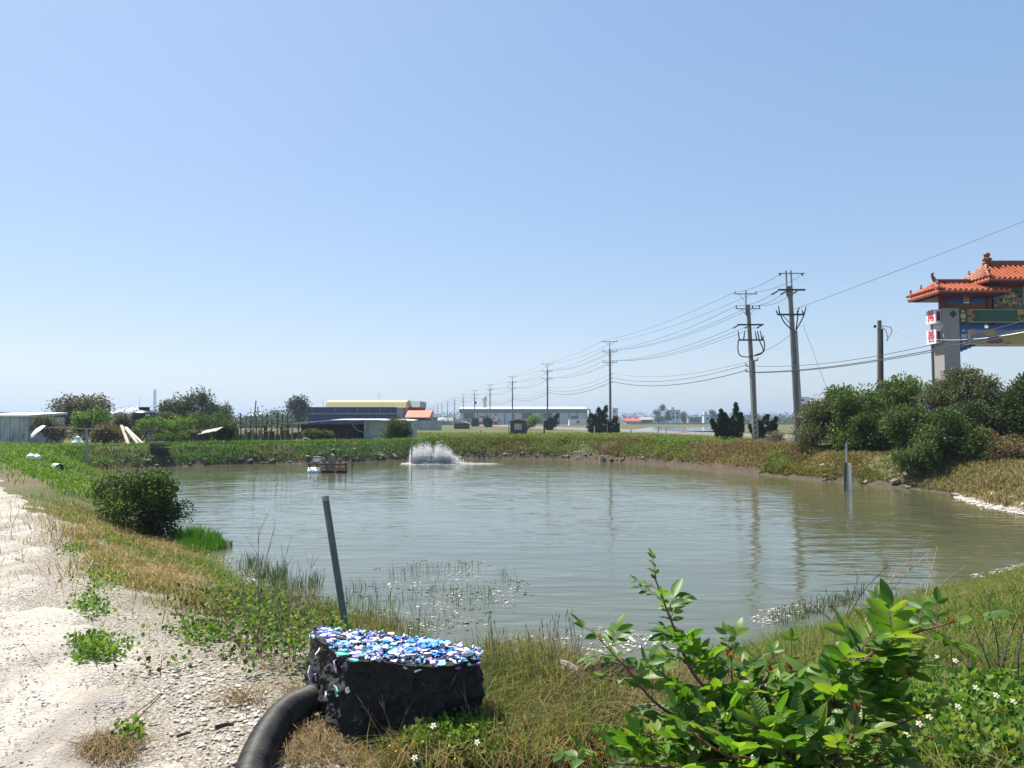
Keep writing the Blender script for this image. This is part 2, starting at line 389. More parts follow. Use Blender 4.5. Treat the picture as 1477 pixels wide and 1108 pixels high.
green = np.where(GY > 62, np.maximum(green, .65), green); green = np.where(GX > 6, np.where(GY < 16, .8, green), green)
mud = 1 - sstep(.1, 1.1, S0 + (n1-.5)*.8)
ca = ground_me.color_attributes.new('cover', 'FLOAT_COLOR', 'POINT')
ca.data.foreach_set('color', np.stack([grav, green, mud, np.ones_like(mud)], 2).astype(np.float32).ravel())

def ramp_between(N, L, fac, a, b):
    m = N.new('ShaderNodeMix'); m.data_type = 'RGBA'; L.new(fac, m.inputs['Factor'])
    for s, v in ((6, a), (7, b)):
        if isinstance(v, tuple): m.inputs[s].default_value = c4(v)
        else: L.new(v, m.inputs[s])
    return m.outputs[2]
def nz(N, L, src, sc, det=6, lo=.35, hi=.65, rough=.6):
    n = N.new('ShaderNodeTexNoise'); n.inputs['Scale'].default_value = sc; n.inputs['Detail'].default_value = det; n.inputs['Roughness'].default_value = rough
    L.new(src, n.inputs['Vector']); r = N.new('ShaderNodeMapRange'); r.inputs['From Min'].default_value = lo; r.inputs['From Max'].default_value = hi
    L.new(n.outputs['Fac'], r.inputs['Value']); return r.outputs[0]
def ground_material():
    m, nt, N, L, P = nodes('ground_soil'); P.inputs['Roughness'].default_value = .95; P.inputs['Specular IOR Level'].default_value = .15
    tc = N.new('ShaderNodeTexCoord'); src = tc.outputs['Object']
    at_ = N.new('ShaderNodeVertexColor'); at_.layer_name = 'cover'; sp = N.new('ShaderNodeSeparateColor'); L.new(at_.outputs[0], sp.inputs[0])
    soil = ramp_between(N, L, nz(N, L, src, 3), (.085, .062, .04), (.14, .105, .07))
    soil = ramp_between(N, L, nz(N, L, src, 40, 4, .55, .7), soil, (.21, .18, .14))
    dry = ramp_between(N, L, nz(N, L, src, .5), (.15, .11, .055), (.12, .105, .05))
    soil = ramp_between(N, L, nz(N, L, src, .9, 5, .45, .6), soil, dry)
    grn = ramp_between(N, L, nz(N, L, src, .35), (.045, .075, .018), (.09, .10, .032))
    grn = ramp_between(N, L, nz(N, L, src, 6, 5, .4, .75), grn, (.11, .09, .05))
    gf = N.new('ShaderNodeMath'); gf.operation = 'MULTIPLY'; L.new(sp.outputs[1], gf.inputs[0]); gf.inputs[1].default_value = .95
    c = ramp_between(N, L, gf.outputs[0], soil, grn)
    shell = ramp_between(N, L, nz(N, L, src, 55, 3, .42, .6), (.17, .14, .105), (.37, .345, .30))
    ga = N.new('ShaderNodeMath'); ga.operation = 'MULTIPLY_ADD'; L.new(nz(N, L, src, 30, 6, .25, .75), ga.inputs[0]); ga.inputs[1].default_value = .9; ga.inputs[2].default_value = -.45
    gb = N.new('ShaderNodeMath'); gb.operation = 'ADD'; gb.use_clamp = True; L.new(ga.outputs[0], gb.inputs[0]); L.new(sp.outputs[0], gb.inputs[1])
    gc = N.new('ShaderNodeMath'); gc.operation = 'MULTIPLY'; L.new(gb.outputs[0], gc.inputs[0])
    gs = N.new('ShaderNodeMapRange'); L.new(sp.outputs[0], gs.inputs['Value']); gs.inputs['From Max'].default_value = .3; L.new(gs.outputs[0], gc.inputs[1])
    c = ramp_between(N, L, gc.outputs[0], c, shell)
    mudc = ramp_between(N, L, nz(N, L, src, 5), (.05, .038, .026), (.095, .072, .048))
    c = ramp_between(N, L, sp.outputs[2], c, mudc)
    L.new(c, P.inputs['Base Color'])
    b = N.new('ShaderNodeBump'); b.inputs['Strength'].default_value = .7; b.inputs['Distance'].default_value = .03
    L.new(nz(N, L, src, 26, 6, 0, 1), b.inputs['Height']); L.new(b.outputs[0], P.inputs['Normal'])
    MAT['ground_soil'] = m
ground_material()
g = link('ground', ground_me, 'ground_soil'); tag(g, 'bare soil and scrubby flat land around the pond', None, kind='structure')

def gravel_material():
    m, nt, N, L, P = nodes('gravel'); P.inputs['Roughness'].default_value = .95; P.inputs['Specular IOR Level'].default_value = .15
    tc = N.new('ShaderNodeTexCoord'); src = tc.outputs['Object']
    v = N.new('ShaderNodeTexVoronoi'); v.inputs['Scale'].default_value = 55; L.new(src, v.inputs['Vector'])
    vr = N.new('ShaderNodeSeparateColor'); L.new(v.outputs['Color'], vr.inputs[0])
    a = ramp_between(N, L, vr.outputs[0], (.25, .225, .185), (.45, .415, .355))
    a = ramp_between(N, L, nz(N, L, src, 120, 4, .45, .7), a, (.42, .39, .34))
    mp = N.new('ShaderNodeMapping'); mp.inputs['Rotation'].default_value = (0, 0, R(-35)); mp.inputs['Scale'].default_value = (1.6, .22, 1); L.new(src, mp.inputs[0])
    a = ramp_between(N, L, nz(N, L, mp.outputs[0], 1.0, 6, .48, .66), a, (.21, .19, .165))
    a = ramp_between(N, L, nz(N, L, src, 2.2, 7, .58, .8), a, (.26, .22, .165))
    a = ramp_between(N, L, nz(N, L, src, 18, 8, .66, .76, .75), a, (.17, .15, .12))
    L.new(a, P.inputs['Base Color'])
    b = N.new('ShaderNodeBump'); b.inputs['Strength'].default_value = .8; b.inputs['Distance'].default_value = .012
    L.new(v.outputs['Distance'], b.inputs['Height']); L.new(b.outputs[0], P.inputs['Normal']); MAT['gravel'] = m
gravel_material()
W = 4.6; nt_ = 64; tt = np.linspace(-.12, 1, nt_)*W
PX = PRA[:, None, 0] + NRM[:, None, 0]*tt[None]; PY = PRA[:, None, 1] + NRM[:, None, 1]*tt[None]
edge = sstep(0, .5, tt[None] - .12 + (fbm(PX*1.6, PY*1.6, 51, 4)-.5)*1.7)
rut = -.02*np.exp(-((tt[None]-1.15)/.28)**2) - .02*np.exp(-((tt[None]-2.75)/.28)**2)
PZ = H(PX, PY) + edge*.06 - .035 - .03*(1-edge) + rut*edge + (fbm(PX*6, PY*6, 61, 3)-.5)*.016 + (vnoise(PX*22, PY*22, 62)-.5)*.008
a_, b_ = PX.shape; ii = (np.arange(a_-1)[:, None]*b_ + np.arange(b_-1)[None]).ravel()
link('path', mesh_np('path', np.stack([PX, PY, PZ], 2).reshape(-1, 3), [np.stack([ii, ii+b_, ii+b_+1, ii+1], 1)], True), 'gravel')['kind'] = 'structure'

# ------------------------------------------------------------------ water
def water_material(name, base, amp=1.0):
    m, nt, N, L, P = nodes(name); P.inputs['Roughness'].default_value = .06; P.inputs['IOR'].default_value = 1.5
    P.inputs['Specular IOR Level'].default_value = .5
    tc = N.new('ShaderNodeTexCoord'); src = tc.outputs['Object']
    L.new(ramp_between(N, L, nz(N, L, src, .12, 3), base, tuple(x*.85 for x in base)), P.inputs['Base Color'])
    def wav(rot, sx, sy, sc, det):
        mp = N.new('ShaderNodeMapping'); mp.inputs['Rotation'].default_value = (0, 0, R(rot)); mp.inputs['Scale'].default_value = (sx, sy, 1); L.new(src, mp.inputs[0])
        n = N.new('ShaderNodeTexNoise'); n.inputs['Scale'].default_value = sc; n.inputs['Detail'].default_value = det; n.inputs['Roughness'].default_value = .45
        n.inputs['Distortion'].default_value = .4
        L.new(mp.outputs[0], n.inputs['Vector']); return n.outputs['Fac']
    def mad(a, k, b=None):
        q = N.new('ShaderNodeMath'); q.operation = 'MULTIPLY_ADD'; L.new(a, q.inputs[0]); q.inputs[1].default_value = k
        if b is None: q.inputs[2].default_value = 0
        else: L.new(b, q.inputs[2])
        return q.outputs[0]
    h = mad(wav(8, .35, 1.3, 2.2, 2), 1.0)
    h = mad(wav(-14, .3, 1.2, 5.5, 2), .35, h)
    h = mad(wav(30, .5, 1.0, .8, 1), .9, h)
    b = N.new('ShaderNodeBump'); b.inputs['Strength'].default_value = 1; b.inputs['Distance'].default_value = .024*amp
    cat_ = N.new('ShaderNodeMath'); cat_.operation = 'MULTIPLY_ADD'; L.new(nz(N, L, src, .16, 3, .35, .65), cat_.inputs[0]); cat_.inputs[1].default_value = .75; cat_.inputs[2].default_value = .4
    mm = N.new('ShaderNodeMath'); mm.operation = 'MULTIPLY'; L.new(h, mm.inputs[0]); L.new(cat_.outputs[0], mm.inputs[1])
    L.new(mm.outputs[0], b.inputs['Height']); L.new(b.outputs[0], P.inputs['Normal']); MAT[name] = m
water_material('pond_water', (.084, .087, .047))
mb = MB(); lo = POND.min(0) - .6; hi = POND.max(0) + .6
mb.add([(lo[0], lo[1], 0), (hi[0], lo[1], 0), (hi[0], hi[1], 0), (lo[0], hi[1], 0)], [(0, 1, 2, 3)])
link('pond_water', mb.mesh('pond_water'), 'pond_water')['kind'] = 'structure'

# ------------------------------------------------------------------ far road, far pond, haze
D0 = Vector((19.6, 60, 0)); DV = Vector((-6.5, 39.3, 0))      # the row of poles
PN = Vector((DV.y, -DV.x, 0)).normalized()
pmat('asphalt', (.17, .165, .155), (.13, .127, .12), .9, 2, bump=.2)
pmat('road_paint', (.72, .72, .68), (.6, .6, .56), .7, 4)
mb = MB(); A = D0 - DV*1.4
def strip(mb, o0, o1, z, s0=-1.4, s1=16, st=.25, skirt=0):
    n = int((s1-s0)/st); pts = []
    for i in range(n+1):
        c = D0 + DV*(s0 + (s1-s0)*i/n); a = c + PN*o0; b = c + PN*o1
        pts += [(a.x, a.y, z), (b.x, b.y, z), (b.x, b.y, z-skirt), (a.x, a.y, z-skirt)]
    f = [(4*i, 4*i+1, 4*i+5, 4*i+4) for i in range(n)]
    if skirt: f += [(4*i+1, 4*i+2, 4*i+6, 4*i+5) for i in range(n)] + [(4*i+3, 4*i, 4*i+4, 4*i+7) for i in range(n)]
    mb.add(pts, f)
strip(mb, 4.2, 12.2, 1.10, skirt=.5); link('road', mb.mesh('road'), 'asphalt')['kind'] = 'structure'
mb = MB(); strip(mb, 4.6, 4.75, 1.104); o = link('edge_line', mb.mesh('edge_line'), 'road_paint', parent=bpy.data.objects['road'])
mb = MB(); strip(mb, 11.6, 11.75, 1.104); o = link('edge_line', mb.mesh('edge_line'), 'road_paint', parent=bpy.data.objects['road'])
mb = MB(); strip(mb, 3.6, 4.2, 1.03, skirt=.5); strip(mb, 12.2, 12.9, 1.03, skirt=.5)
link('road_shoulder', mb.mesh('road_shoulder'), pmat('shoulder', (.34, .30, .24), (.25, .22, .16), .95, 3))['kind'] = 'structure'
water_material('far_water', (.16, .165, .14), .4)
for q in ([(905, 622.5, 120), (1040, 622.5, 112), (1042, 617.5, 190), (940, 617.5, 190)],):
    mb = MB(); mb.add([(at(a, b, d).x, d, 1.06) for a, b, d in q], [(0, 1, 2, 3)])
    link('far_pond_water', mb.mesh('far_pond_water'), 'far_water')['kind'] = 'structure'
mb = MB(); mb.box2((-6100, -100, -2), (6100, 6100, 82))
hm = bpy.data.materials.new('haze'); hm.use_nodes = True; hm.node_tree.nodes.clear()
ho = hm.node_tree.nodes.new('ShaderNodeOutputMaterial'); hv = hm.node_tree.nodes.new('ShaderNodeVolumePrincipled')
hv.inputs['Color'].default_value = (.44, .54, .72, 1); hv.inputs['Density'].default_value = .0004; hv.inputs['Anisotropy'].default_value = .3
hm.node_tree.links.new(hv.outputs[0], ho.inputs['Volume']); MAT['haze'] = hm
o = link('haze', mb.mesh('haze'), 'haze'); tag(o, 'pale blue haze in the air over the flat land', 'haze', kind='stuff')

# ------------------------------------------------------------------ the memorial gate on the right
def build_gate():
    XC = 30.4; x0 = 23.0; y0 = 40.0; y1 = 41.2; pw = .86
    g = empty('memorial_gate', (XC, 40.6, GZ), 'tall painted village gate with granite pillar and orange tiled roofs behind the bushes', 'gate')
    def Z(py, d=40.0): return at(738, py, d).z
    zt = Z(444.5); mir = lambda x: 2*XC - x
    for side in (0, 1):
        m = (lambda x: x) if side == 0 else mir
        MB().box2((m(x0), y0, .3), (m(x0+pw), y1, zt)).build('pillar', 'granite', g)
        MB().box2((m(x0-.12), y0-.12, .3), (m(x0+pw+.12), y1+.12, 1.9)).build('pillar_base', 'granite', g)
        MB().tube([(m(x0-.05), y1-.12, .5), (m(x0-.05), y1-.12, zt)], .05, 8).build('downpipe', 'steel_grey', g, smooth=True)
        d = MB(); cz = Z(453); cx = m(x0+pw*.62)
        d.prism([(cx-.2, y0-.03, cz), (cx, y0-.03, cz-.2), (cx+.2, y0-.03, cz), (cx, y0-.03, cz+.2)], (0, .04, 0)); d.build('diamond_plaque', 'tank_black', g)
        for (pa, pb, ch) in ((445.5, 464.5, '萬'), (474.5, 494.5, '善')):
            za, zb = Z(pb), Z(pa); bx = MB().box2((m(x0-.30), 40.22, za), (m(x0-.004), 41.12, zb)).build('sign_box', 'white_box', g)
            MB().box2((m(x0-.23), 40.20, za+.1), (m(x0-.06), 40.24, zb-.1)).build('red_panel', 'red_paint', bx)
            me = text_mesh(ch, .72, .012)
            me.transform(Matrix.Translation((m(x0-.302), 40.67, (za+zb)/2)) @ Matrix.Rotation(R(-90 if side == 0 else 90), 4, 'Z') @ Matrix.Rotation(R(90), 4, 'X'))
            link('lettering', me, 'red_text', bx)
    # upper storey columns and panels
    zb, ztop = zt, Z(414)
    colx = [x0+.05, x0+.05+.28+2.18]
    for side in (0, 1):
        m = (lambda x: x) if side == 0 else mir
        for cx in (x0+.28, 25.75):
            MB().lathe((m(cx), 40.5, zb), [(.21, 0), (.21, 1.55)], 20).build('column', 'red_paint', g, smooth=True)
        xa, xb = x0+.48, 25.55; xm0 = at(1382, 433, 40.4).x; xm1 = at(1395, 433, 40.4).x
        z1, z2, z3, z4 = zb, Z(437, 40.4), Z(430, 40.4), Z(415, 40.4)
        MB().box2((m(xa), 40.4, z1), (m(xb), 40.7, z2)).build('wall_panel', 'gate_brown', g)
        MB().box2((m(xa), 40.4, z3), (m(xb), 40.7, z4+.25)).build('wall_panel', 'gate_brown', g)
        MB().box2((m(xa), 40.41, z2), (m(xm0), 40.69, z3)).build('blue_band', 'gate_blue', g)
        MB().box2((m(xm1), 40.41, z2), (m(xb), 40.69, z3)).build('blue_band', 'gate_blue', g)
    # central mural wall with the framed plaque
    mw = MB().box2((25.95, 40.3, zb), (mir(25.95), 40.9, Z(400))).build('mural_wall', 'mural', g)
    xf = at(1467.5, 420, 40.25).x
    MB().box2((xf, 40.22, Z(439)), (mir(xf), 40.31, Z(405))).build('plaque_frame', 'trim_cream', g)
    MB().box2((xf+.1, 40.2, Z(439)+.1), (mir(xf)-.1, 40.30, Z(405)-.1)).build('plaque', 'red_paint', g)
    # relief figures on the mural: overlapping rounded lumps in several colours
    rr = random.Random(3); cols = ['gate_blue', 'gold', 'gate_green', 'trim_cream', 'white_box', 'gate_brown']
    for k in range(46):
        cx = rr.uniform(26.02, xf-.08); cz = rr.uniform(zb+.12, Z(406))
        yellow = abs(cx-26.75) < .3 and abs(cz-(zb+.62)) < .28
        mt = 'gold' if yellow else cols[k % 6] if cz < zb+.55 else ['gate_blue', 'gate_green', 'trim_cream', 'tank_black'][k % 4]
        r = rr.uniform(.05, .13); ang = rr.uniform(0, 3.14); M = Matrix.Rotation(ang, 3, 'Y')
        mb = MB(); q = []
        for j in range(7):
            w = 2*math.pi*j/7; q.append(Vector((cx, 40.27, cz)) + M @ Vector((r*rr.uniform(.7, 1.2)*math.cos(w), 0, .5*r*rr.uniform(.7, 1.2)*math.sin(w))))
        mb.prism(q, (0, .04, 0)); mb.build('relief', mt, g)
    # beams between the pillars
    xa, xb = x0+pw, mir(x0+pw)
    za, zc = Z(465.5), Z(446)
    MB().box2((xa, 40.06, za), (xb, 41.1, zc)).build('upper_beam', 'gate_brown', g)
    gb = MB(); e = at(1392, 455, 40).x; f = at(1404, 455, 40).x; zm = (za+zc)/2
    gb.prism([(e+.18, 40.03, za+.05), (f, 40.03, zm), (e+.18, 40.03, zc-.05), (mir(e+.18), 40.03, zc-.05), (mir(f), 40.03, zm), (mir(e+.18), 40.03, za+.05)], (0, .04, 0)); gb.build('green_field', 'gate_green', g)
    for zz in (za+.03, zc-.03): MB().box((XC, 40.02, zz), (xb-xa-.9, .05, .028)).build('cream_line', 'trim_cream', g)
    me = text_mesh('歡', .62, .012); me.transform(Matrix.Translation((at(1467, 456, 40).x, 40.02, zm)) @ Matrix.Rotation(R(90), 4, 'X')); link('lettering', me, 'gold', g)
    zl0, zl1 = Z(497), Z(473.5)
    lb = MB().box2((xa, 40.06, zl0), (xb, 41.1, zl1)).build('lower_beam', 'beam_paint', g)
    MB().box((XC, 40.03, zl1-.03), (xb-xa, .05, .07)).build('blue_line', 'gate_blue', g)
    MB().box((XC, 40.04, zl0+.02), (xb-xa, .05, .05)).build('cream_line', 'trim_cream', g)
    hx0, hx1 = at(1409, 470, 40.5).x, at(1424, 470, 40.5).x
    for a, b in ((xa, hx0), (hx1, mir(hx1)), (mir(hx0), xb)):
        MB().box2((a, 40.3, zl1), (b, 40.9, za)).build('blue_band', 'gate_blue', g)
    for side in (0, 1):
        m = (lambda x: x) if side == 0 else mir
        for (p, q, c1) in ((za, zc, 'gate_green'), (zl0, zl1, 'gate_blue')):
            mid = (p+q)/2
            MB().box2((m(xa+.05), 40.03, p+.02), (m(xa+.42), 40.07, q-.02)).build('end_panel', c1, g)
            MB().box2((m(xa+.1), 40.01, mid-.12), (m(xa+.37), 40.04, mid+.12)).build('end_flower', 'gold' if c1 == 'gate_green' else 'trim_cream', g)
            for zz in (p+.12, q-.12): MB().prism([(m(xa+.12), 40.015, zz), (m(xa+.235), 40.015, zz-.08), (m(xa+.35), 40.015, zz), (m(xa+.235), 40.015, zz+.08)], (0, .03, 0)).build('end_flower', 'gold' if c1 == 'gate_green' else 'trim_cream', g)
            MB().box2((m(xa+.45), 40.035, p+.02), (m(xa+.62), 40.07, q-.02)).build('end_panel', 'gate_brown' if c1 == 'gate_green' else 'trim_cream', g)
            for k, s in ((0, 1.0), (1, .55)):
                b = MB(); hh = (q-p)/2-.03
                for sg in (-1, 1):
                    b.tube([(m(xa+.45+.05*k), 40.01, mid+sg*hh*s*.45), (m(xa+.62+.04*k), 40.01, mid+sg*hh*s*.45), (m(xa+.80-.03*k), 40.01, mid if k == 0 else mid+sg*.02)], .015, 5)
                    b.tube([(m(xa+.45), 40.01, mid+sg*hh*(.75-.2*k)), (m(xa+.62), 40.01, mid+sg*hh*(.75-.2*k)), (m(xa+.74), 40.01, mid+sg*hh)], .015, 5)
                b.build('chevron', 'trim_cream', g)
        for k in range(4):
            MB().box2((m(xa), 40.12, zl0-.09*(k+1)), (m(xa+.9-.22*k), 41.05, zl0-.09*k)).build('corbel', 'gate_blue' if k % 2 else 'tank_black', g)
    # roofs
    def roof(xl, xr, ya, yb, ze, zr, rl, rr_, lhip, rhip, pitch=.27):
        yr = (ya+yb)/2; th = .07
        vs = [(xl, ya, ze), (xr, ya, ze), (xr, yb, ze), (xl, yb, ze), (rl, yr, zr), (rr_, yr, zr)]
        b = MB(); n = len(vs); b.add(vs + [(x, y, z-th) for x, y, z in vs], [(0, 1, 5, 4), (2, 3, 4, 5), (3, 0, 4), (1, 2, 5),
            (6, 10, 11, 7), (8, 11, 10, 9), (9, 10, 6), (7, 11, 8), (0, 6, 7, 1), (1, 7, 8, 2), (2, 8, 9, 3), (3, 9, 6, 0)])
        rf = b.build('roof', 'tile_dark', g)
        MB().box2((xl+.35, ya+.25, ze-.2), (xr-.35, yb-.25, ze-.03)).build('eave_soffit', 'red_paint', rf)
        for yy in (ya+.06, yb-.06): MB().box2((xl, yy-.05, ze-.16), (xr, yy+.05, ze-.05)).build('eave_beam', 'red_paint', rf)
        for xx in (xl+.06, xr-.06): MB().box2((xx-.05, ya+.12, ze-.158), (xx+.05, yb-.12, ze-.052)).build('eave_beam', 'red_paint', rf)
        def lift(x, y):
            return .10*max(0, 1-min(abs(x-xl) if lhip else 9, abs(x-xr) if rhip else 9)/.8)**2
        def column(p, q):
            p = Vector(p); q = Vector(q); p.z += .035 + lift(p.x, p.y); q.z += .035
            if (q-p).length < .12: return
            b = MB(); k = max(2, int((q-p).length/.2)); pts = []; rs = []
            for i in range(k):
                pts += [p.lerp(q, i/k), p.lerp(q, (i+.96)/k)]; rs += [.088, .07]
            b.tube(pts, rs, 8); o = b.build('roof_tile', 'orange_tile', rf, smooth=True)
        n = int((xr-xl)/pitch)
        for i in range(n+1):
            x = xl + (xr-xl)*i/n
            t = 1.0
            if x < rl and lhip: t = (x-xl)/(rl-xl)
            if x > rr_ and rhip: t = (xr-x)/(xr-rr_)
            for yy in (ya, yb): column((x, yy, ze), (x, yy+(yr-yy)*t, ze+(zr-ze)*t))
        for flag, xe, rx in ((lhip, xl, rl), (rhip, xr, rr_)):
            if not flag: continue
            n = int((yb-ya)/pitch)
            for i in range(1, n):
                y = ya + (yb-ya)*i/n; t = 1-abs(y-yr)/(yr-ya)
                column((xe, y, ze), (xe+(rx-xe)*t, y, ze+(zr-ze)*t))
            for yy in (ya, yb):
                d = Vector((xe-rx, yy-yr, ze-zr)); p1 = Vector((xe, yy, ze+.17)) 
                MB().tube([(rx, yr, zr+.06), Vector((rx, yr, zr+.08))+d*.5-Vector((0, 0, .02)), p1, p1+d*.05+Vector((0, 0, .05))], [.07, .08, .085, .05], 8).build('hip_ridge', 'tile_dark', rf, smooth=True)
                q = p1 - d*.12
                MB().lathe(q, [(.05, 0), (.08, .06), (.04, .13), (.07, .19), (.05, .25), (.02, .29)], 8).build('figurine', 'ridge_red', rf, smooth=True)
                q = p1 - d*.5
                MB().lathe(q, [(.05, 0), (.07, .06), (.035, .12), (.06, .17), (.02, .24)], 8).build('figurine', 'ridge_red', rf, smooth=True)
        MB().box2((rl, yr-.09, zr), (rr_, yr+.09, zr+.2)).build('ridge', 'ridge_red', rf)
        MB().box2((rl-.05, yr-.12, zr+.2), (rr_+.05, yr+.12, zr+.25)).build('ridge_cap', 'tile_dark', rf)
        return rf
    zeL = at(1400, 419, 39.1).z; zrL = zeL + .62; zeU = at(1440, 402, 39).z; zrU = at(1440, 383, 40.6).z
    for side in (0, 1):
        m = (lambda x: x) if side == 0 else mir
        if side == 0: rl = roof(22.25, 26.0, 39.05, 42.15, zeL, zrL, 22.95, 26.0, True, False)
        else: rl = roof(mir(26.0), mir(22.25), 39.05, 42.15, zeL, zrL, mir(26.0), mir(22.95), False, True)
        MB().tube([(m(23.05), 40.6, zrL+.12), (m(22.9), 40.6, zrL+.25), (m(22.82), 40.6, zrL+.42), (m(22.8), 40.6, zrL+.55), (m(22.9), 40.6, zrL+.62)], [.12, .11, .08, .07, .04], 8).build('ridge_horn', 'ridge_red', rl, smooth=True)
    ru = roof(24.9, mir(24.9), 39.0, 42.2, zeU, zrU, 25.75, mir(25.75), True, True)
    for side in (0, 1):
        m = (lambda x: x) if side == 0 else mir
        MB().lathe((m(25.85), 40.6, zrU), [(.18, 0), (.24, .1), (.2, .25), (.26, .34), (.17, .42), (.1, .46), (.16, .54), (.17, .62), (.1, .7)], 10).build('ridge_ornament', 'ridge_red', ru, smooth=True)
        MB().tube([(m(25.75), 40.5, zrU+.3), (m(25.55), 40.45, zrU+.36), (m(25.5), 40.42, zrU+.25)], [.1, .08, .03], 8).build('ridge_ornament', 'tile_dark', ru, smooth=True)
def mural_mats():
    for name, sc, cs in (('mural', 5, [(.16, .11, .04), (.06, .10, .10), (.20, .17, .08), (.10, .06, .04), (.14, .14, .13)]),
                         ('beam_paint', 1.1, [(.34, .27, .06), (.30, .05, .08), (.38, .30, .07), (.16, .18, .30), (.36, .28, .07), (.20, .05, .10)])):
        m, nt, N, L, P = nodes(name); tc = N.new('ShaderNodeTexCoord'); mp = N.new('ShaderNodeMapping'); mp.inputs['Scale'].default_value = (1, .01, 1.2); L.new(tc.outputs['Object'], mp.inputs[0])
        v = N.new('ShaderNodeTexVoronoi'); v.inputs['Scale'].default_value = sc; L.new(mp.outputs[0], v.inputs['Vector'])
        s = N.new('ShaderNodeSeparateColor'); L.new(v.outputs['Color'], s.inputs[0]); r = N.new('ShaderNodeValToRGB'); r.color_ramp.interpolation = 'CONSTANT'
        while len(r.color_ramp.elements) < len(cs): r.color_ramp.elements.new(.5)
        for i, c in enumerate(cs): r.color_ramp.elements[i].position = i/len(cs); r.color_ramp.elements[i].color = c4(c)
        L.new(s.outputs[0], r.inputs[0]); L.new(r.outputs[0], P.inputs['Base Color']); P.inputs['Roughness'].default_value = .5; MAT[name] = m
mural_mats(); build_gate(); bpy.data.objects['memorial_gate'].location.x += .3

# ------------------------------------------------------------------ utility poles
def stripe_mat():
    m, nt, N, L, P = nodes('hazard_stripes'); tc = N.new('ShaderNodeTexCoord'); s = N.new('ShaderNodeSeparateXYZ'); L.new(tc.outputs['Object'], s.inputs[0])
    a = N.new('ShaderNodeMath'); a.operation = 'ARCTAN2'; L.new(s.outputs[1], a.inputs[0]); L.new(s.outputs[0], a.inputs[1])
    b = N.new('ShaderNodeMath'); b.operation = 'MULTIPLY_ADD'; L.new(s.outputs[2], b.inputs[0]); b.inputs[1].default_value = -15.0; 
    c = N.new('ShaderNodeMath'); c.operation = 'MULTIPLY'; L.new(a.outputs[0], c.inputs[0]); c.inputs[1].default_value = 2.0; L.new(c.outputs[0], b.inputs[2])
    d = N.new('ShaderNodeMath'); d.operation = 'SINE'; L.new(b.outputs[0], d.inputs[0])
    e = N.new('ShaderNodeMath'); e.operation = 'GREATER_THAN'; L.new(d.outputs[0], e.inputs[0]); e.inputs[1].default_value = 0
    L.new(ramp_between(N, L, e.outputs[0], (.05, .038, .03), (.42, .33, .20)), P.inputs['Base Color']); P.inputs['Roughness'].default_value = .6; MAT['hazard_stripes'] = m
stripe_mat()
def arm(g, c, half, ins, mat='steel_grey', th=.07, brace=True, insm='insulator', hgt=.22):
    a = MB().box(c, (2*half, th, th)).build('crossarm', mat, g)
    if brace: 
        b = MB()
        for s in (-1, 1): b.tube([Vector(c)+Vector((s*half*.55, .03, -.03)), Vector(c)+Vector((s*.1, .03, -.55))], .018, 5)
        b.build('arm_brace', mat, g)
    for dx in ins:
        p = Vector(c)+Vector((dx, 0, .035)); MB().lathe(p, [(.025, 0), (.025, .05), (.065, .07), (.03, .11), (.065, .14), (.05, hgt), (.02, hgt+.02)], 8).build('insulator', insm, a, smooth=True)
    return a
def std_pole(base, label):
    g = empty('utility_pole', base, label, 'pole', 'row of utility poles along the road')
    B = Vector(base)
    MB().tube([B-Vector((0, 0, .4)), B+Vector((0, 0, 11.3))], [.2, .12], 12).build('pole_shaft', 'pole_concrete', g, smooth=True)
    sl = MB().tube([B+Vector((0, 0, .25)), B+Vector((0, 0, 2.0))], [.206, .197], 14).build('hazard_sleeve', 'hazard_stripes', g, smooth=True)
    MB().tube([B+Vector((0, .14, 10.4)), B+Vector((0, .14, 12.35))], .05, 8).build('pole_extension', 'steel_grey', g)
    arm(g, B+Vector((0, .14, 12.3)), 1.0, (-.95, .95), hgt=.12)
    arm(g, B+Vector((0, -.17, 10.9)), 1.0, (-.9, .4, .9)); arm(g, B+Vector((0, -.17, 9.5)), 1.0, (-.9, .4, .9))
    for k, z in enumerate((7.9, 7.3, 6.8)): MB().tube([B+Vector((.1, 0, z)), B+Vector((.32, 0, z)), B+Vector((.32, 0, z+.15))], .03, 6).build('cable_bracket', 'steel_dark', g)
    return g
POLES = []; 
plab = ['utility pole with hazard stripes standing in front of the large juniper and red banner', 'utility pole beside the slanting juniper in front of the warehouse',
        'utility pole third from the leaning pole, before the middle of the warehouse', 'utility pole fourth from the leaning pole, before the left half of the warehouse',
        'utility pole carrying a grey transformer drum in front of the warehouse end']
proto = None
for k in range(1, 15):
    c = D0 + DV*k; b = (c.x, c.y, gz(c.x, c.y)); POLES.append(Vector(b))
    lab = plab[k-1] if k <= 5 else 'small distant utility pole in the row shrinking to the horizon'
    if proto is None: proto = std_pole(b, lab)
    else:
        o = copy_tree(proto, loc=b); o['label'] = lab; ORG[o.name] = Vector(b)
        if k == 5:
            MB().lathe(Vector(b)+Vector((.35, 0, 7.6)), [(.1, 0), (.36, .1), (.36, .8), (.3, .9), (.1, 1.0)], 12).build('transformer_drum', 'steel_dark', o, smooth=True)
        if k == 1:
            MB().lathe(Vector(b)+Vector((.2, -.1, 6.2)), [(.05, 0), (.16, .1), (.16, .6), (.05, .7)], 10).build('cable_box', 'steel_dark', o, smooth=True)

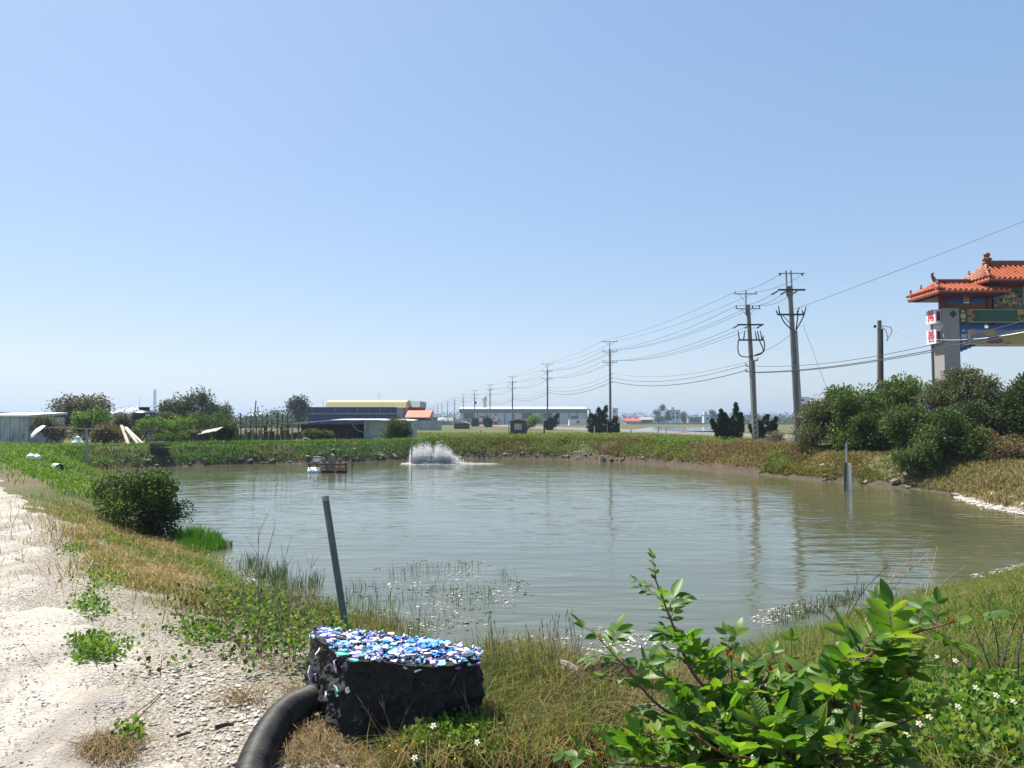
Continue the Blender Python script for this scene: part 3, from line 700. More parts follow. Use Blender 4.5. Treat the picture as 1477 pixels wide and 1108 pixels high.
def loop(mb, pts, r=.035):
    mb.tube([p for p in catm(pts, 6)], r, 6)
def catm(P, k):
    P = [Vector(p) for p in P]; P = [2*P[0]-P[1]] + P + [2*P[-1]-P[-2]]; out = []
    for i in range(1, len(P)-2):
        for j in range(k):
            t = j/k; p0, p1, p2, p3 = P[i-1:i+3]
            out.append(.5*((2*p1) + (p2-p0)*t + (2*p0-5*p1+4*p2-p3)*t*t + (3*p1-p0-3*p2+p3)*t**3))
    out.append(P[-2]); return out
# the leaning pole nearest the pond
d1 = 60.0; b1 = at(1090, 636, d1); b1.z = gz(b1.x, d1)
g1 = empty('utility_pole', b1, 'leaning utility pole with hazard stripes and cable loops between the two junipers', 'pole')
def L1(px, py): return at(px, py, d1)
MB().tube([b1-Vector((0, 0, .3)), L1(1079, 440)], [.24, .15], 14).build('pole_shaft', 'pole_concrete', g1, smooth=True)
MB().tube([b1+Vector((-.015, 0, .2)), L1(1088.6, 598)], [.255, .235], 14).build('hazard_sleeve', 'hazard_stripes', g1, smooth=True)
MB().tube([L1(1079, 455)+Vector((-.18, 0, 0)), L1(1076, 419)], .055, 8).build('pole_extension', 'steel_grey', g1)
arm(g1, L1(1075.5, 424), .95, (-.85, .85), hgt=.1); arm(g1, L1(1078, 446)+Vector((0, -.2, 0)), 1.0, (-.95, .35, .9))
for py, hl in ((469, 1.05), (491, 1.0)):
    a = MB().box(L1(1081 if py < 480 else 1082, py)+Vector((0, -.24, 0)), (2*hl, .12, .12)).build('crossarm', 'steel_dark', g1)
    if py < 480:
        for s in (-1, 0, 1): MB().tube([L1(1081, py)+Vector((s*.95, -.26, -.02)), L1(1081, py)+Vector((s*.95-.25, .3, -.2))], [.05, .07], 8).build('strain_insulator', 'insulator', a)
    else:
        for dx, lx in ((-.95, -.08), (-.6, .1), (.45, -.12), (.9, -.15), (.95, .05)):
            MB().tube([L1(1082, py)+Vector((dx, -.24, 0)), L1(1082, py)+Vector((dx+lx, -.24, .75 if abs(lx) > .06 else .35))], [.06, .03], 6).build('cable_terminal', 'steel_dark', a)
for pts in ([(1063.5, 491), (1063, 505), (1066, 513), (1075, 515.5), (1085, 514)], [(1100.5, 491), (1101, 504), (1096, 511), (1086, 514)], [(1091, 478), (1094, 492), (1099, 507), (1087, 513)]):
    b = MB(); loop(b, [L1(*p)+Vector((0, -.27, 0)) for p in pts], .045); b.build('cable_loop', 'cable', g1, smooth=True)
MB().tube([L1(1083.5, 520)+Vector((.22, -.1, 0)), b1+Vector((.05, -.27, .1))], .06, 8).build('conduit', 'pvc_grey', g1, smooth=True)
MB().tube([L1(1086, 520)+Vector((-.2, -.12, 0)), b1+Vector((-.2, -.2, .1))], .07, 8).build('conduit', 'pvc_grey', g1, smooth=True)
for py in (521, 529, 537): MB().tube([L1(1084, py), L1(1084+(9 if py < 525 else -8), py-1), L1(1084+(9 if py < 525 else -8), py-5)], .045, 6).build('cable_bracket', 'steel_dark', g1)

# the taller double-topped pole behind the bush
d2 = 57.0; b2 = at(1152.5, 638, d2); b2.z = gz(b2.x, d2)
g2 = empty('utility_pole', b2, 'tallest utility pole with twin steel top tubes rising behind the bushes', 'pole')
def L2(px, py): return at(px, py, d2)
MB().tube([b2-Vector((0, 0, .3)), L2(1139, 413)], [.25, .17], 14).build('pole_shaft', 'pole_concrete', g2, smooth=True)
for px, tx in ((1135.3, 1133.8), (1142.8, 1140.8)): MB().tube([L2(px, 428), L2(tx, 390.5)], .065, 8).build('top_tube', 'steel_grey', g2, smooth=True)
arm(g2, L2(1142, 394.5), 1.02, (), brace=False)
for px in (1125, 1157): MB().tube([L2(px, 395), L2(px+.5, 397.5)], .07, 8).build('cable_clamp', 'steel_dark', g2)
a = MB().box(L2(1140, 419)+Vector((0, -.25, 0)), (2.1, .13, .13)).build('crossarm', 'steel_dark', g2)
for px in (1118, 1131, 1146): MB().tube([L2(px+4, 420), L2(px-4, 424.5)+Vector((0, .2, 0))], [.06, .07], 8).build('strain_insulator', 'insulator', a)
a = MB().box(L2(1139, 454.5)+Vector((0, -.25, 0)), (2.05, .13, .13)).build('crossarm', 'steel_dark', g2)
for px, tx, ty in ((1120, 1117.5, 448), (1123, 1121, 442), (1148, 1151, 444), (1149, 1148, 449), (1158, 1161, 443), (1157, 1155, 448)):
    MB().tube([L2(px, 454)+Vector((0, -.25, 0)), L2(tx, ty)+Vector((0, -.25, 0))], [.06, .03], 6).build('cable_terminal', 'steel_dark', a)
for pts in ([(1124, 455), (1128, 464), (1134, 471), (1142, 478)], [(1158, 455), (1153, 465), (1148, 474), (1145, 480)], [(1149, 455), (1147.5, 466), (1146, 478)]):
    b = MB(); loop(b, [L2(*p)+Vector((0, -.28, 0)) for p in pts], .045); b.build('cable_loop', 'cable', g2, smooth=True)
MB().tube([L2(1141.5, 478)+Vector((-.12, -.18, 0)), b2+Vector((-.3, -.2, 0))], .085, 8).build('conduit', 'pvc_grey', g2, smooth=True)
MB().tube([L2(1145, 478)+Vector((.1, -.18, 0)), b2+Vector((.16, -.26, 0))], .11, 8).build('conduit', 'pvc_grey', g2, smooth=True)
MB().tube([L2(1139, 455)+Vector((-.6, -.2, -.05)), L2(1141, 468)+Vector((-.1, -.2, 0))], .03, 6).build('arm_brace', 'steel_grey', g2)
# the short pole among the bushes
d3 = 45.0; b3 = at(1269, 646, d3); b3.z = gz(b3.x, d3)
g3 = empty('utility_pole', b3, 'short dark pole with frayed wires rising out of the bushes left of the gate', 'pole')
MB().tube([b3-Vector((0, 0, .3)), at(1268.3, 462.5, d3)], [.17, .125], 12).build('pole_shaft', 'pole_concrete', g3, smooth=True)
MB().tube([at(1271, 475, d3)+Vector((0, -.15, 0)), b3+Vector((.12, -.19, 0))], .05, 8).build('conduit', 'steel_dark', g3, smooth=True)
MB().box(at(1262, 471, d3), (.12, .1, .16)).build('clamp', 'steel_dark', g3)
for pts in ([(1271, 470), (1277, 471.5), (1283, 473), (1284, 480), (1278, 490)], [(1271, 473), (1276, 478), (1279, 490), (1276, 492)]):
    b = MB(); loop(b, [at(p[0], p[1], d3)+Vector((0, -.15, 0)) for p in pts], .02); b.build('loose_wire', 'cable_grey', g3, smooth=True)

# ------------------------------------------------------------------ wires
def wire(pts, r, label, group='overhead cables', mat='cable_grey', name='power_cable'):
    o = MB().tube(pts, r, 5, cap=False).build(name, mat, origin=pts[0], smooth=True); tag(o, label, 'cable', group); return o
def sag(a, b, s, n=10): return [Vector(a).lerp(Vector(b), i/n) - Vector((0, 0, s*4*(i/n)*(1-i/n))) for i in range(n)]
def row(offs, first, s, r, label, mat='cable_grey', extra=None):
    pts = []
    start = list(extra or []) + [first]
    for a, b in zip(start, start[1:]): pts += sag(a, b, .25)
    prev = first
    for P in POLES:
        q = P + Vector(offs); pts += sag(prev, q, s); prev = q
    pts.append(prev); wire(pts, r, label, mat=mat)
row((-.95, .14, 12.42), L1(1058.5, 422), .5, .014, 'top overhead cable on the left ends of the highest crossarms', extra=[L2(1124.5, 396)])
row((.95, .14, 12.42), L1(1092, 421), .5, .014, 'top overhead cable on the right ends of the highest crossarms', extra=[L2(1157, 396)])
for dx, px, e, n in ((-.9, 1063, (1114, 424), 'left'), (.4, 1084, (1127, 425), 'middle'), (.9, 1094, (1142, 425), 'right')):
    row((dx, -.17, 11.15), L1(px, 441), .75, .016, n+' overhead cable on the second crossarms from the top', extra=[L2(*e)])
for dx, px, n in ((-.9, 1059, 'left'), (.4, 1074, 'middle'), (.9, 1088, 'right')):
    row((dx, -.17, 9.75), L1(px, 472.5), .8, .016, n+' overhead cable on the third crossarms, ending at the leaning pole')
for k, (z, py) in enumerate(((8.05, 521), (7.45, 529), (6.95, 537))):
    row((.32, 0, z), L1(1078 if k else 1093, py-3), .9, (.012, .02, .03)[k], ('thin upper', 'middle', 'thick lowest')[k]+' telephone cable sagging between the poles', mat='cable')
def quad3(a, b, c, tb, t1, n=24):
    a, b, c = Vector(a), Vector(b), Vector(c); out = []
    for i in range(n+1):
        t = t1*i/n
        out.append(a*((t-tb)*(t-1)/(tb)) + b*(t*(t-1)/(tb*(tb-1))) + c*(t*(t-tb)/(1-tb)))
    return out
wire(quad3(L1(1086, 528), at(1268, 513, 43.5), at(1477, 463, 33), .61, 1.5), .018, 'upper of two cables running right from the leaning pole past the gate pillar', mat='cable')
wire(quad3(L1(1086, 537), at(1268, 519, 43.5), at(1477, 476, 33), .61, 1.5), .028, 'thick lower cable running right from the leaning pole past the gate pillar', mat='cable')
wire(quad3(L1(1086, 538), at(1268, 521, 43.5), at(1477, 480, 32.8), .61, 1.5), .02, 'thin cable hanging just beneath the thick one that passes the gate', mat='cable')
wire(quad3(at(1272, 471, d3), at(1350, 490, 38.6), at(1477, 479, 34), .5, 1.4), .013, 'pale thin wire from the short pole across the face of the gate', mat='steel_grey')
wire(sag(L2(1147, 446), at(1477, 321, 38.5)+Vector((2.0, -8.5, .95)), .12, 16), .018, 'overhead cable climbing alone to the upper right corner of the sky')
wire(sag(L2(1140, 483), L1(1100, 508), .1)+[L1(1100, 508)], .014, 'short cable slung between the leaning pole and the tallest pole')
wire([L2(1158, 468), L2(1180, 527), L2(1196, 575)+Vector((.6, 0, -1.5))], .012, 'stay wire slanting down right of the tallest pole into the bushes', name='stay_wire')

# ------------------------------------------------------------------ far buildings and yard things
def box_at(px0, px1, py0, py1, d, depth):                    # extents of a thing facing us, from its pixels and distance
    a = at(px0, py0, d); b = at(px1, py1, d); return a.x, b.x, a.z, b.z, d, d+depth
pmat('wall_pale', (.50, .54, .56), (.42, .46, .48), .7, 1.5); pmat('wall_white', (.74, .75, .74), (.62, .63, .62), .7, 1.5)
pmat('band_green', (.09, .15, .14), (.07, .12, .115), .6, 1); pmat('roof_white', (.66, .66, .64), (.5, .5, .48), .6, 2)
pmat('blue_dark', (.018, .05, .15), (.012, .035, .11), .5, 2, spec=.2); pmat('roof_yellow', (.74, .60, .26), (.66, .52, .22), .6, 3)
pmat('roof_grey', (.36, .38, .37), (.28, .30, .29), .6, 3); pmat('awning_orange', (.80, .16, .08), (.72, .13, .07), .6, 3)
pmat('window_dark', (.04, .05, .06), (.025, .03, .04), .2, 4); pmat('brick_brown', (.12, .09, .07), (.07, .055, .045), .85, 9, bump=.4)
pmat('sheet_grey', (.38, .42, .40), (.24, .27, .26), .55, 2, stretch=(1, 1, .25)); pmat('sheet_stain', (.46, .50, .48), (.14, .15, .12), .6, 1.8, stretch=(1.2, 1.2, .5), contrast=(.45, .75))
pmat('tower_blue', (.34, .50, .58), (.28, .42, .50), .7, .3); pmat('dome_grey', (.34, .36, .38), (.28, .30, .32), .6, .05)
pmat('aqua_wall', (.52, .66, .66), (.44, .56, .57), .7, .5); pmat('banner_red', (.62, .05, .06), (.5, .04, .05), .6, 2)
pmat('grey_wall', (.33, .33, .32), (.25, .25, .245), .8, .6); pmat('red_roof', (.50, .09, .07), (.40, .07, .06), .7, .6)

# long warehouse behind the row of poles
x0, x1, z0, z1, y0, y1 = box_at(663, 846, 613, 587.5, 400, 36)
g = empty('warehouse', ((x0+x1)/2, y0, GZ), 'long pale warehouse with white roof and dark green band behind the poles', 'warehouse')
zb = at(700, 595.5, 400).z; zr = at(700, 585.5, 400).z
for i in range(14):
    a = x0+(x1-x0)*i/14; b = x0+(x1-x0)*(i+1)/14
    MB().box2((a+.25, y0, .5), (b-.25, y0+.3, zb)).build('wall_panel', 'wall_pale', g)
    MB().box2((b-.25, y0-.3, .5), (b+.25, y0+.2, zb)).build('column', 'band_green', g)
MB().box2((x0, y0+.31, .5), (x1, y1, zb)).build('hall_body', 'wall_pale', g)
MB().box2((x0-.3, y0-.5, zb), (x1+.3, y1+.5, z1-.9)).build('fascia_band', 'band_green', g)
MB().prism([(x0-.5, y0-.7, z1-.9), (x0-.5, (y0+y1)/2, z1+.5), (x0-.5, y1+.7, z1-.9)], (x1-x0+1, 0, 0)).build('roof', 'roof_white', g)
for px in (676, 760, 790): MB().box(at(px, 600, 399.4), (5, .5, 3)).build('window', 'window_dark', g)
for px in (698, 829): MB().box((at(px, 608, 399.2).x, 399.4, 3.2), (3.4, .4, 4.4)).build('door', 'window_dark', g)
v = MB(); q = at(699, 588, 405); v.lathe(q, [(1.0, 0), (1.0, 3.2), (1.4, 3.6), (1.4, 5.0), (.6, 6.2)], 8); v.build('roof_vent', 'trim_cream', g)
MB().tube([at(851, 610, 402), at(851, 591, 402), at(846, 590, 402)], .5, 8).build('downpipe', 'steel_grey', g)
x0, x1, z0, z1, y0, y1 = box_at(821, 846, 613, 605, 300, 5)
g = empty('site_cabin', ((x0+x1)/2, y0, GZ), 'small white cabin with one dark window at the right end of the warehouse', 'cabin')
MB().box2((x0, y0, .6), (x1, y1, z1)).build('wall', 'wall_white', g); MB().box2((x0-.2, y0-.2, z1), (x1+.2, y1+.2, z1+.2)).build('roof', 'roof_white', g)
MB().box2((at(831.5, 608, 300).x, y0-.05, at(0, 610.5, 300).z), (at(836, 608, 300).x, y0+.02, at(0, 607, 300).z)).build('window', 'window_dark', g)

# blue, yellow and orange hall
x0, x1, z0, z1, y0, y1 = box_at(443.5, 572, 612, 587.3, 150, 10)
g = empty('factory_hall', ((x0+x1)/2, y0, GZ), 'dark blue fronted hall with bright yellow roof beyond the low white shed', 'building')
zm = at(0, 596.8, 150).z
MB().box2((x0, y0, .5), (x1, y0+.4, zm-.12)).build('lower_panel', 'blue_dark', g); MB().box2((x0, y0-.1, zm+.12), (x1, y0+.4, z1)).build('upper_panel', 'blue_dark', g)
MB().box2((x0, y0-.25, zm-.12), (x1, y0+.3, zm+.12)).build('ledge', 'steel_grey', g)
for i in range(8):
    a = x0+(x1-x0)*(i+.5)/8; MB().tube([(a, y0-.14, zm+.1), (a+.25*(i % 2), y0-.14, z1-.1-.5*(i % 2))], .05, 5).build('strut', 'steel_grey', g)
xr0, xr1 = at(470.5, 580, 152).x, at(586, 580, 152).x; zr0, zr1 = at(0, 588, 152).z, at(0, 577.5, 155).z
n = 26
for i in range(n):
    a = xr0+(xr1-xr0)*i/n; b = xr0+(xr1-xr0)*(i+1)/n
    MB().prism([(a, 151.5, zr0), (a, 152.2, zr0+1.15), (a, 155, zr1), (a, 161, zr1+.1), (a, 161, zr0)], (b-a-.05, 0, 0)).build('roof_sheet', 'roof_yellow', g)
MB().box2((xr0+.1, 152.4, .5), (xr1-.1, 160.9, zr0-.02)).build('hall_body', 'roof_grey', g)
MB().box2((at(572.4, 0, 151).x, 150.6, .5), (at(585, 0, 151).x, 151.3, at(0, 588.5, 151).z)).build('grey_bay', 'roof_grey', g)
xg0, xg1 = at(586.5, 580, 156).x, at(605.5, 580, 156).x
MB().prism([(xg0, 156, at(0, 587.5, 156).z), (xg0, 157, at(0, 578.5, 156).z), (xg0, 168, at(0, 578.5, 156).z), (xg0, 168, at(0, 587.5, 156).z)], (xg1-xg0, 0, 0)).build('grey_roof', 'roof_grey', g)
MB().box2((xg0+.1, 156.2, .5), (xg1-.1, 167, at(0, 587.7, 156).z)).build('rear_wall', 'brick_brown', g)
for px, py in ((547, 566), (466, 578)): MB().tube([at(px, 588, 153), at(px, py, 153)], .04, 5).build('aerial', 'steel_grey', g)
x0, x1, z0, z1, y0, y1 = box_at(585, 622, 612, 592, 149, 5)
g = empty('awning', ((x0+x1)/2, y0, GZ), 'orange red awning on posts right of the blue hall', 'awning')
zm = at(0, 602.8, 149).z
MB().prism([(x0, y0-1.2, zm), (x0, y0-1.2, zm+.12), (x0+.2, y0+2, z1), (x0+.2, y0+4, z1-.1), (x0, y0+4, zm)], (x1-x0-.2, 0, 0)).build('canopy', 'awning_orange', g)
for a in (x0+.1, (x0+x1)/2, x1-.15): MB().tube([(a, y0-1.0, .6), (a, y0-1.0, zm)], .07, 6).build('post', 'steel_grey', g)
MB().box2((x0+.2, y0+3, .6), (x1-.3, y0+3.2, zm-.05)).build('back_wall', 'brick_brown', g)
o = MB().box2((at(607, 0, 135).x, 135, .6), (at(640, 0, 135).x, 135.2, at(0, 606.5, 135).z)).build('boundary_wall', 'sheet_grey', origin=(at(620, 0, 135).x, 135, GZ))
tag(o, 'low grey boundary wall right of the white roofed shed', 'wall')

# low white-roofed animal shed
x0, x1, z0, z1, y0, y1 = box_at(412, 594, 634, 605.5, 64, 5)
g = empty('animal_shed', ((x0+x1)/2, y0, GZ), 'low open shed with white sheet roof and grey metal end wall on far bank', 'shed')
xm = at(531, 0, 64).x
zl = at(0, 611.5, 64).z; zr_ = at(0, 606.5, 64).z
n = 14
for i in range(n):
    a = i/n; b = (i+1)/n
    def zz(t): return (zl + (z1-zl)*min(1, t/.38)) if t < .75 else z1 + (zr_-z1)*(t-.75)/.25 + .03*math.sin(t*30)
    xa, xb = x0+(x1-x0)*a, x0+(x1-x0)*b-.03
    MB().prism([(xa, y0-.3, zz(a)-.05-.03*(i % 2)), (xb, y0-.3, zz(b)-.05-.03*(i % 2)), (xb, y0-.3, zz(b)), (xa, y0-.3, zz(a))], (0, 4.6, .10)).build('roof_sheet', 'roof_white', g)
for k in range(5):
    z = .75 + k*.36; MB().box2((xm, y0, z), (x1-.1, y0+.06+.02*(k % 2), z+.34)).build('wall_sheet', 'sheet_grey', g)
MB().box2((x1-.1, y0+.01, .7), (x1-.04, y0+4, zr_-.1)).build('wall_sheet', 'sheet_grey', g)
MB().box2((x0+.3, y0+3.6, .7), (xm, y0+3.7, zl-.05)).build('back_wall', 'wood_dark', g)
for t in np.linspace(.02, .64, 9): 
    x = x0+(x1-x0)*t; MB().tube([(x, y0+.05, .6), (x+.03, y0+.05, zl+.1)], .05, 6).build('post', 'wood_dark', g)
for k in range(9):
    x = x0+.4+k*.62; MB().box((x, y0+1.2, 1.15+.1*(k % 3)), (.55, .05, .75), rz=.15*((k % 3)-1)).build('pen_board', 'wood_old' if k % 4 == 1 else 'wood_dark', g)
b = MB(); b.tube(catm([(at(508, 612, 63.7)), (at(515, 620, 63.7)), (at(530, 626, 63.7))], 6), .025, 5); b.build('hanging_hose', 'wood_pale', g)

# wooden pens on the far left bank
g = empty('wooden_pen', at(375, 634, 60), 'weathered wooden pen of posts and rails left of the white roofed shed', 'pen')
rr = random.Random(5)
for i in range(13):
    px = 331+i*7.6+rr.uniform(-1, 1); p = at(px, 640, 60); top = 601+rr.uniform(-3, 4)
    if i in (2, 7): top = 596
    MB().tube([(p.x, 60+rr.uniform(-.1, .1), .55), (p.x+rr.uniform(-.06, .06), 60, at(0, top, 60).z)], .05, 6).build('post', 'wood_dark' if i % 3 else 'wood_old', g)
for j, py in enumerate((606, 613, 621)):
    for i in range(4):
        a = at(331+i*23, py+rr.uniform(-1.5, 1.5), 59.92); b = at(331+(i+1)*23+2, py+rr.uniform(-1.5, 1.5), 59.92); MB().tube([a, b], .035, 6).build('rail', 'wood_old', g)
for i in range(22):
    px = 334+i*4; p = at(px, 634, 60.4+.1*(i % 2)); h = rr.uniform(.6, 1.3)
    MB().box((p.x, p.y, .8+h/2), (.2, .03, h), rot=Matrix.Rotation(rr.uniform(-.08, .08), 3, 'Y')).build('board', ['wood_dark', 'wood_old', 'wood_dark'][i % 3], g)
o = MB().tube([at(363, 645, 57), at(369.3, 578, 57)], [.07, .045], 8).build('wooden_post', 'wood_old', origin=at(363, 645, 57)); tag(o, 'tall bare weathered pole leaning above the wooden pen', 'post')
o = MB().tube([at(399.5, 645, 58), at(400.3, 595, 58)], [.06, .05], 8).build('wooden_post', 'wood_dark', origin=at(400, 645, 58)); tag(o, 'dark upright post at the right end of the wooden pen', 'post')
b = MB(); b.tube(catm([at(434, 641, 52), at(436, 634, 52), at(441, 632, 52), at(446, 634, 52), at(449, 640, 52)], 5), .025, 5)
tag(b.build('bent_hoop', 'white_plastic', origin=at(441, 641, 52)), 'thin white plastic hoop standing in the far bank grass', 'hoop')
rr = random.Random(8)
for i in range(26):
    px = rr.uniform(360, 428); p = at(px, rr.uniform(633.5, 637.5), 57); s = rr.uniform(.15, .45)
    o = MB().box((p.x, p.y, gz(p.x, p.y)+.06), (s, s*.5, rr.uniform(.08, .2)), rz=rr.uniform(0, 3)).build('scrap_board', ['wood_pale', 'wood_old', 'rock_pale'][i % 3], origin=(p.x, p.y, gz(p.x, p.y)))
    tag(o, 'short scrap board lying in the litter before the wooden pen', 'board', 'scrap boards before the pen')

# far left: metal hut, panels, tank, planks
x0, x1, z0, z1, y0, y1 = box_at(-40, 41.5, 640, 601.5, 50, 4)
g = empty('metal_hut', ((x0+x1)/2, y0, GZ), 'stained pale metal hut with white roof edge at the far left', 'hut')
n = 12
for i in range(n):
    a = x0+(x1-x0)*i/n; b = x0+(x1-x0)*(i+1)/n; MB().box2((a, y0+(.0 if i % 2 else .03), .6), (b-.02, y0+.08, z1)).build('wall_sheet', 'sheet_stain', g)
MB().box2((x1-.05, y0+.1, .6), (x1, y1, z1)).build('side_wall', 'sheet_stain', g)
MB().prism([(x0-.1, y0-.15, z1), (x0-.1, y0-.15, z1+.12), (x0-.1, y1+.2, z1+.35), (x0-.1, y1+.2, z1+.2)], (x1-x0+.2, 0, 0)).build('roof', 'roof_white', g)
x0, x1, z0, z1, y0, y1 = box_at(-30, 39, 606, 594.5, 75, 3)
o = MB().box2((x0, y0, .7), (x1, y1, z1)).build('grey_shed', 'grey_wall', origin=((x0+x1)/2, y0, GZ)); tag(o, 'plain dark grey block behind the stained metal hut', 'shed')
x0, x1, z0, z1, y0, y1 = box_at(36, 150, 606, 596, 260, 20)
g = empty('warehouse', ((x0+x1)/2, y0, GZ), 'far pale blue low warehouse behind the left trees', 'warehouse')
MB().box2((x0, y0, .5), (x1, y1, z1-.8)).build('wall', 'wall_pale', g); MB().prism([(x0-.5, y0-.5, z1-.8), (x0-.5, (y0+y1)/2, z1+.6), (x0-.5, y1+.5, z1-.8)], (x1-x0+1, 0, 0)).build('roof', 'roof_grey', g)
g = empty('broken_panel', at(54, 634, 46), 'white broken sheet panel leaning on sticks beside the metal hut', 'panel')
p = [at(44, 628, 46), at(45.5, 632.5, 45.8), at(58, 621, 45.2), at(65, 615, 45.6), at(61, 614, 46.3), at(52, 618, 46.4)]
MB().prism(p, (0, .05, .03)).build('sheet', 'white_box', g)
MB().tube([at(43, 622, 46.5), at(55, 602, 46.6)], .04, 6).build('stick', 'wood_dark', g); MB().tube([at(60, 630, 45.8), at(68, 614, 46)], .035, 6).build('stick', 'wood_old', g)
c = at(207.5, 615, 54); zt = at(0, 595.5, 54).z; zb = at(0, 614, 54).z
g = empty('water_tank', (c.x, c.y, GZ), 'black plastic water tank with lid among the bushes on the left', 'tank')
r = 17*54/FOC
b = MB(); b.lathe((c.x, c.y, zb), [(r*.97, 0), (r, .08), (r, .3), (r*1.02, .34), (r, .38), (r, .62), (r*1.02, .66), (r, .7), (r, zt-zb-.15), (r*.97, zt-zb), (r*.75, zt-zb+.1), (r*.45, zt-zb+.22)], 28); b.build('tank_body', 'tank_black', g, smooth=True)
MB().lathe((c.x, c.y, zt+.2), [(r*.42, 0), (r*.42, .1), (r*.46, .12), (r*.46, .2), (r*.2, .24)], 20).build('lid', 'tank_black', g, smooth=True)
for a in (-.5, .5): MB().box2((c.x+a-.1, c.y-.6, .6), (c.x+a+.1, c.y+.6, zb)).build('stand_block', 'concrete', g)
MB().box((c.x+.62, c.y-r-.005+.15, zt-.18), (.28, .04, .16), rz=.55).build('white_label', 'white_plastic', g)
for (a, b, lab) in (((185.5, 642, 43.5), (175, 613.5, 45.5), 'pale plank leaning upright at the left of the leaning planks'), ((204, 647, 43), (180, 616, 45), 'pale plank leaning in the middle of the three planks'), ((211, 645, 43), (182, 617, 45.2), 'longest pale plank on the right of the leaning planks')):
    p, q = at(*a), at(*b); d = (q-p); M = d.to_track_quat('Z', 'Y').to_matrix()
    tag(MB().box((p+q)/2, (.16, .05, d.length), rot=M).build('leaning_plank', 'wood_pale', origin=p), lab, 'plank')
# drying rack, white cover, net, crate, post
g = empty('wooden_rack', at(105, 634, 47), 'low dark wooden rack with a long top rail behind the white cover', 'rack')
MB().tube([at(70, 617, 47), at(150, 619.5, 47)], .05, 6).build('top_rail', 'wood_old', g)
for px in (78, 93, 130, 149): MB().tube([(at(px, 0, 47).x, 47, .6), at(px, 618.5, 47)], .06, 6).build('post', 'wood_dark', g)
for py in (625, 630): MB().tube([at(76, py, 47.1), at(128, py-1, 47.1)], .03, 6).build('rail', 'wood_dark', g)
g = empty('wooden_rack', at(235, 640, 47), 'dark low wooden frame under the climbing bushes right of the tank', 'rack')
MB().tube([at(190, 622, 47.5), at(232, 621, 47.5)], .05, 6).build('top_rail', 'wood_dark', g)
for px in (196, 213, 230): MB().tube([(at(px, 0, 47.5).x, 47.5, .6), at(px, 621.5, 47.5)], .05, 6).build('post', 'wood_dark', g)
g = empty('lean_to', at(304, 640, 46), 'small dark lean-to with a ragged plank roof under the bushes', 'shelter')
for i in range(6):
    a = at(288+i*4.6, 624-i*.9, 45.2); MB().box((a.x, 45.6, a.z), (.18, 1.2, .04), rot=Matrix.Rotation(-.15, 3, 'Y') @ Matrix.Rotation(.2, 3, 'X')).build('roof_plank', 'wood_pale' if i % 2 else 'wood_old', g)
for px in (290, 313): MB().tube([(at(px, 0, 45.3).x, 45.3, .6), at(px, 622, 45.3)], .05, 6).build('post', 'wood_dark', g)
MB().box2((at(289, 0, 46.4).x, 46.3, .6), (at(314, 0, 46.4).x, 46.35, at(0, 624, 46).z)).build('back_board', 'wood_dark', g)
c = at(112, 641, 41); c.z = gz(c.x, c.y); k = 41/FOC
g = empty('aerator_cover', c, 'white cone shaped plastic cover lying on the left bank', 'cover')
zz = at(0, 638, 41).z - c.z
MB().lathe(c, [(.28, max(.05, zz-.05)), (.30, zz), (.12, zz+.22), (.1, zz+.30), (.05, zz+.34)], 16).build('cone', 'white_plastic', g, smooth=True)
MB().tube([c, c+Vector((0, 0, zz))], .05, 8).build('stem', 'steel_grey', g); MB().tube([c+Vector((-.22, -.1, zz+.28)), c+Vector((.26, -.1, zz+.26))], .025, 6).build('cross_bar', 'white_plastic', g)
def post(px, pb, pt, d, r, mat, label, px2=None, name='post', n=10):
    a = at(px, pb, d); b = at(px2 or px, pt, d)
    o = MB().tube([a, b], r, n).build(name, mat, origin=a, smooth=True); return tag(o, label, 'post')
post(126.5, 682, 618, 38, .062, 'pvc_grey', 'grey green upright post at the left corner of the pond', 124.5)
p = at(161, 660, 41); p.z = gz(p.x, p.y)
g = empty('fishing_net', p, 'small green net bundle on a stick on the left bank', 'net')
b = MB(); cc = at(162, 653, 41)
for k in range(9):
    ph = math.pi*(k+.5)/9; b.tube([cc+Vector((.27*math.sin(ph)*math.cos(t), .2*math.sin(ph)*math.sin(t), .17*math.cos(ph))) for t in np.linspace(0, 6.283, 15)], .02, 4)
for k in range(9):
    t = 2*math.pi*k/9; b.tube([cc+Vector((.27*math.sin(ph)*math.cos(t), .2*math.sin(ph)*math.sin(t), .17*math.cos(ph))) for ph in np.linspace(.05, 3.1, 9)], .02, 4)
b.build('netting', 'green_net', g); MB().tube([at(159.5, 665, 41), at(159.5, 651, 41)], .025, 6).build('stick', 'wood_pale', g)
p = at(230, 667, 42); p.z = max(.05, gz(p.x, p.y)-.05)
g = empty('wire_crate', p, 'dark old basket crate at the water edge on the left bank', 'crate')
for k in range(4):
    z = p.z+.06+.17*k; w = .36+.04*k
    b = MB(); b.tube([p+Vector((sx*w, sy*.3, z-p.z)) for sx, sy in ((-1, -1), (1, -1), (1, 1), (-1, 1), (-1, -1))], .045, 6); b.build('basket_band', 'wood_dark' if k < 3 else 'wood_old', g)
for k in range(8): a = -.34+k*.097; MB().tube([p+Vector((a, -.3, 0)), p+Vector((a*1.1, -.3, .6))], .022, 5).build('upright', 'wood_dark', g)
MB().box(p+Vector((0, 0, .12)), (.66, .5, .2)).build('basket_floor', 'wood_dark', g)
c = ground(82, 684)
g = empty('bucket', c, 'white plastic bucket lying on its side in the weeds by the path', 'bucket')
ax = Vector((.75, -.6, -.1)).normalized(); r = .15; c2 = c+Vector((0, 0, .22))
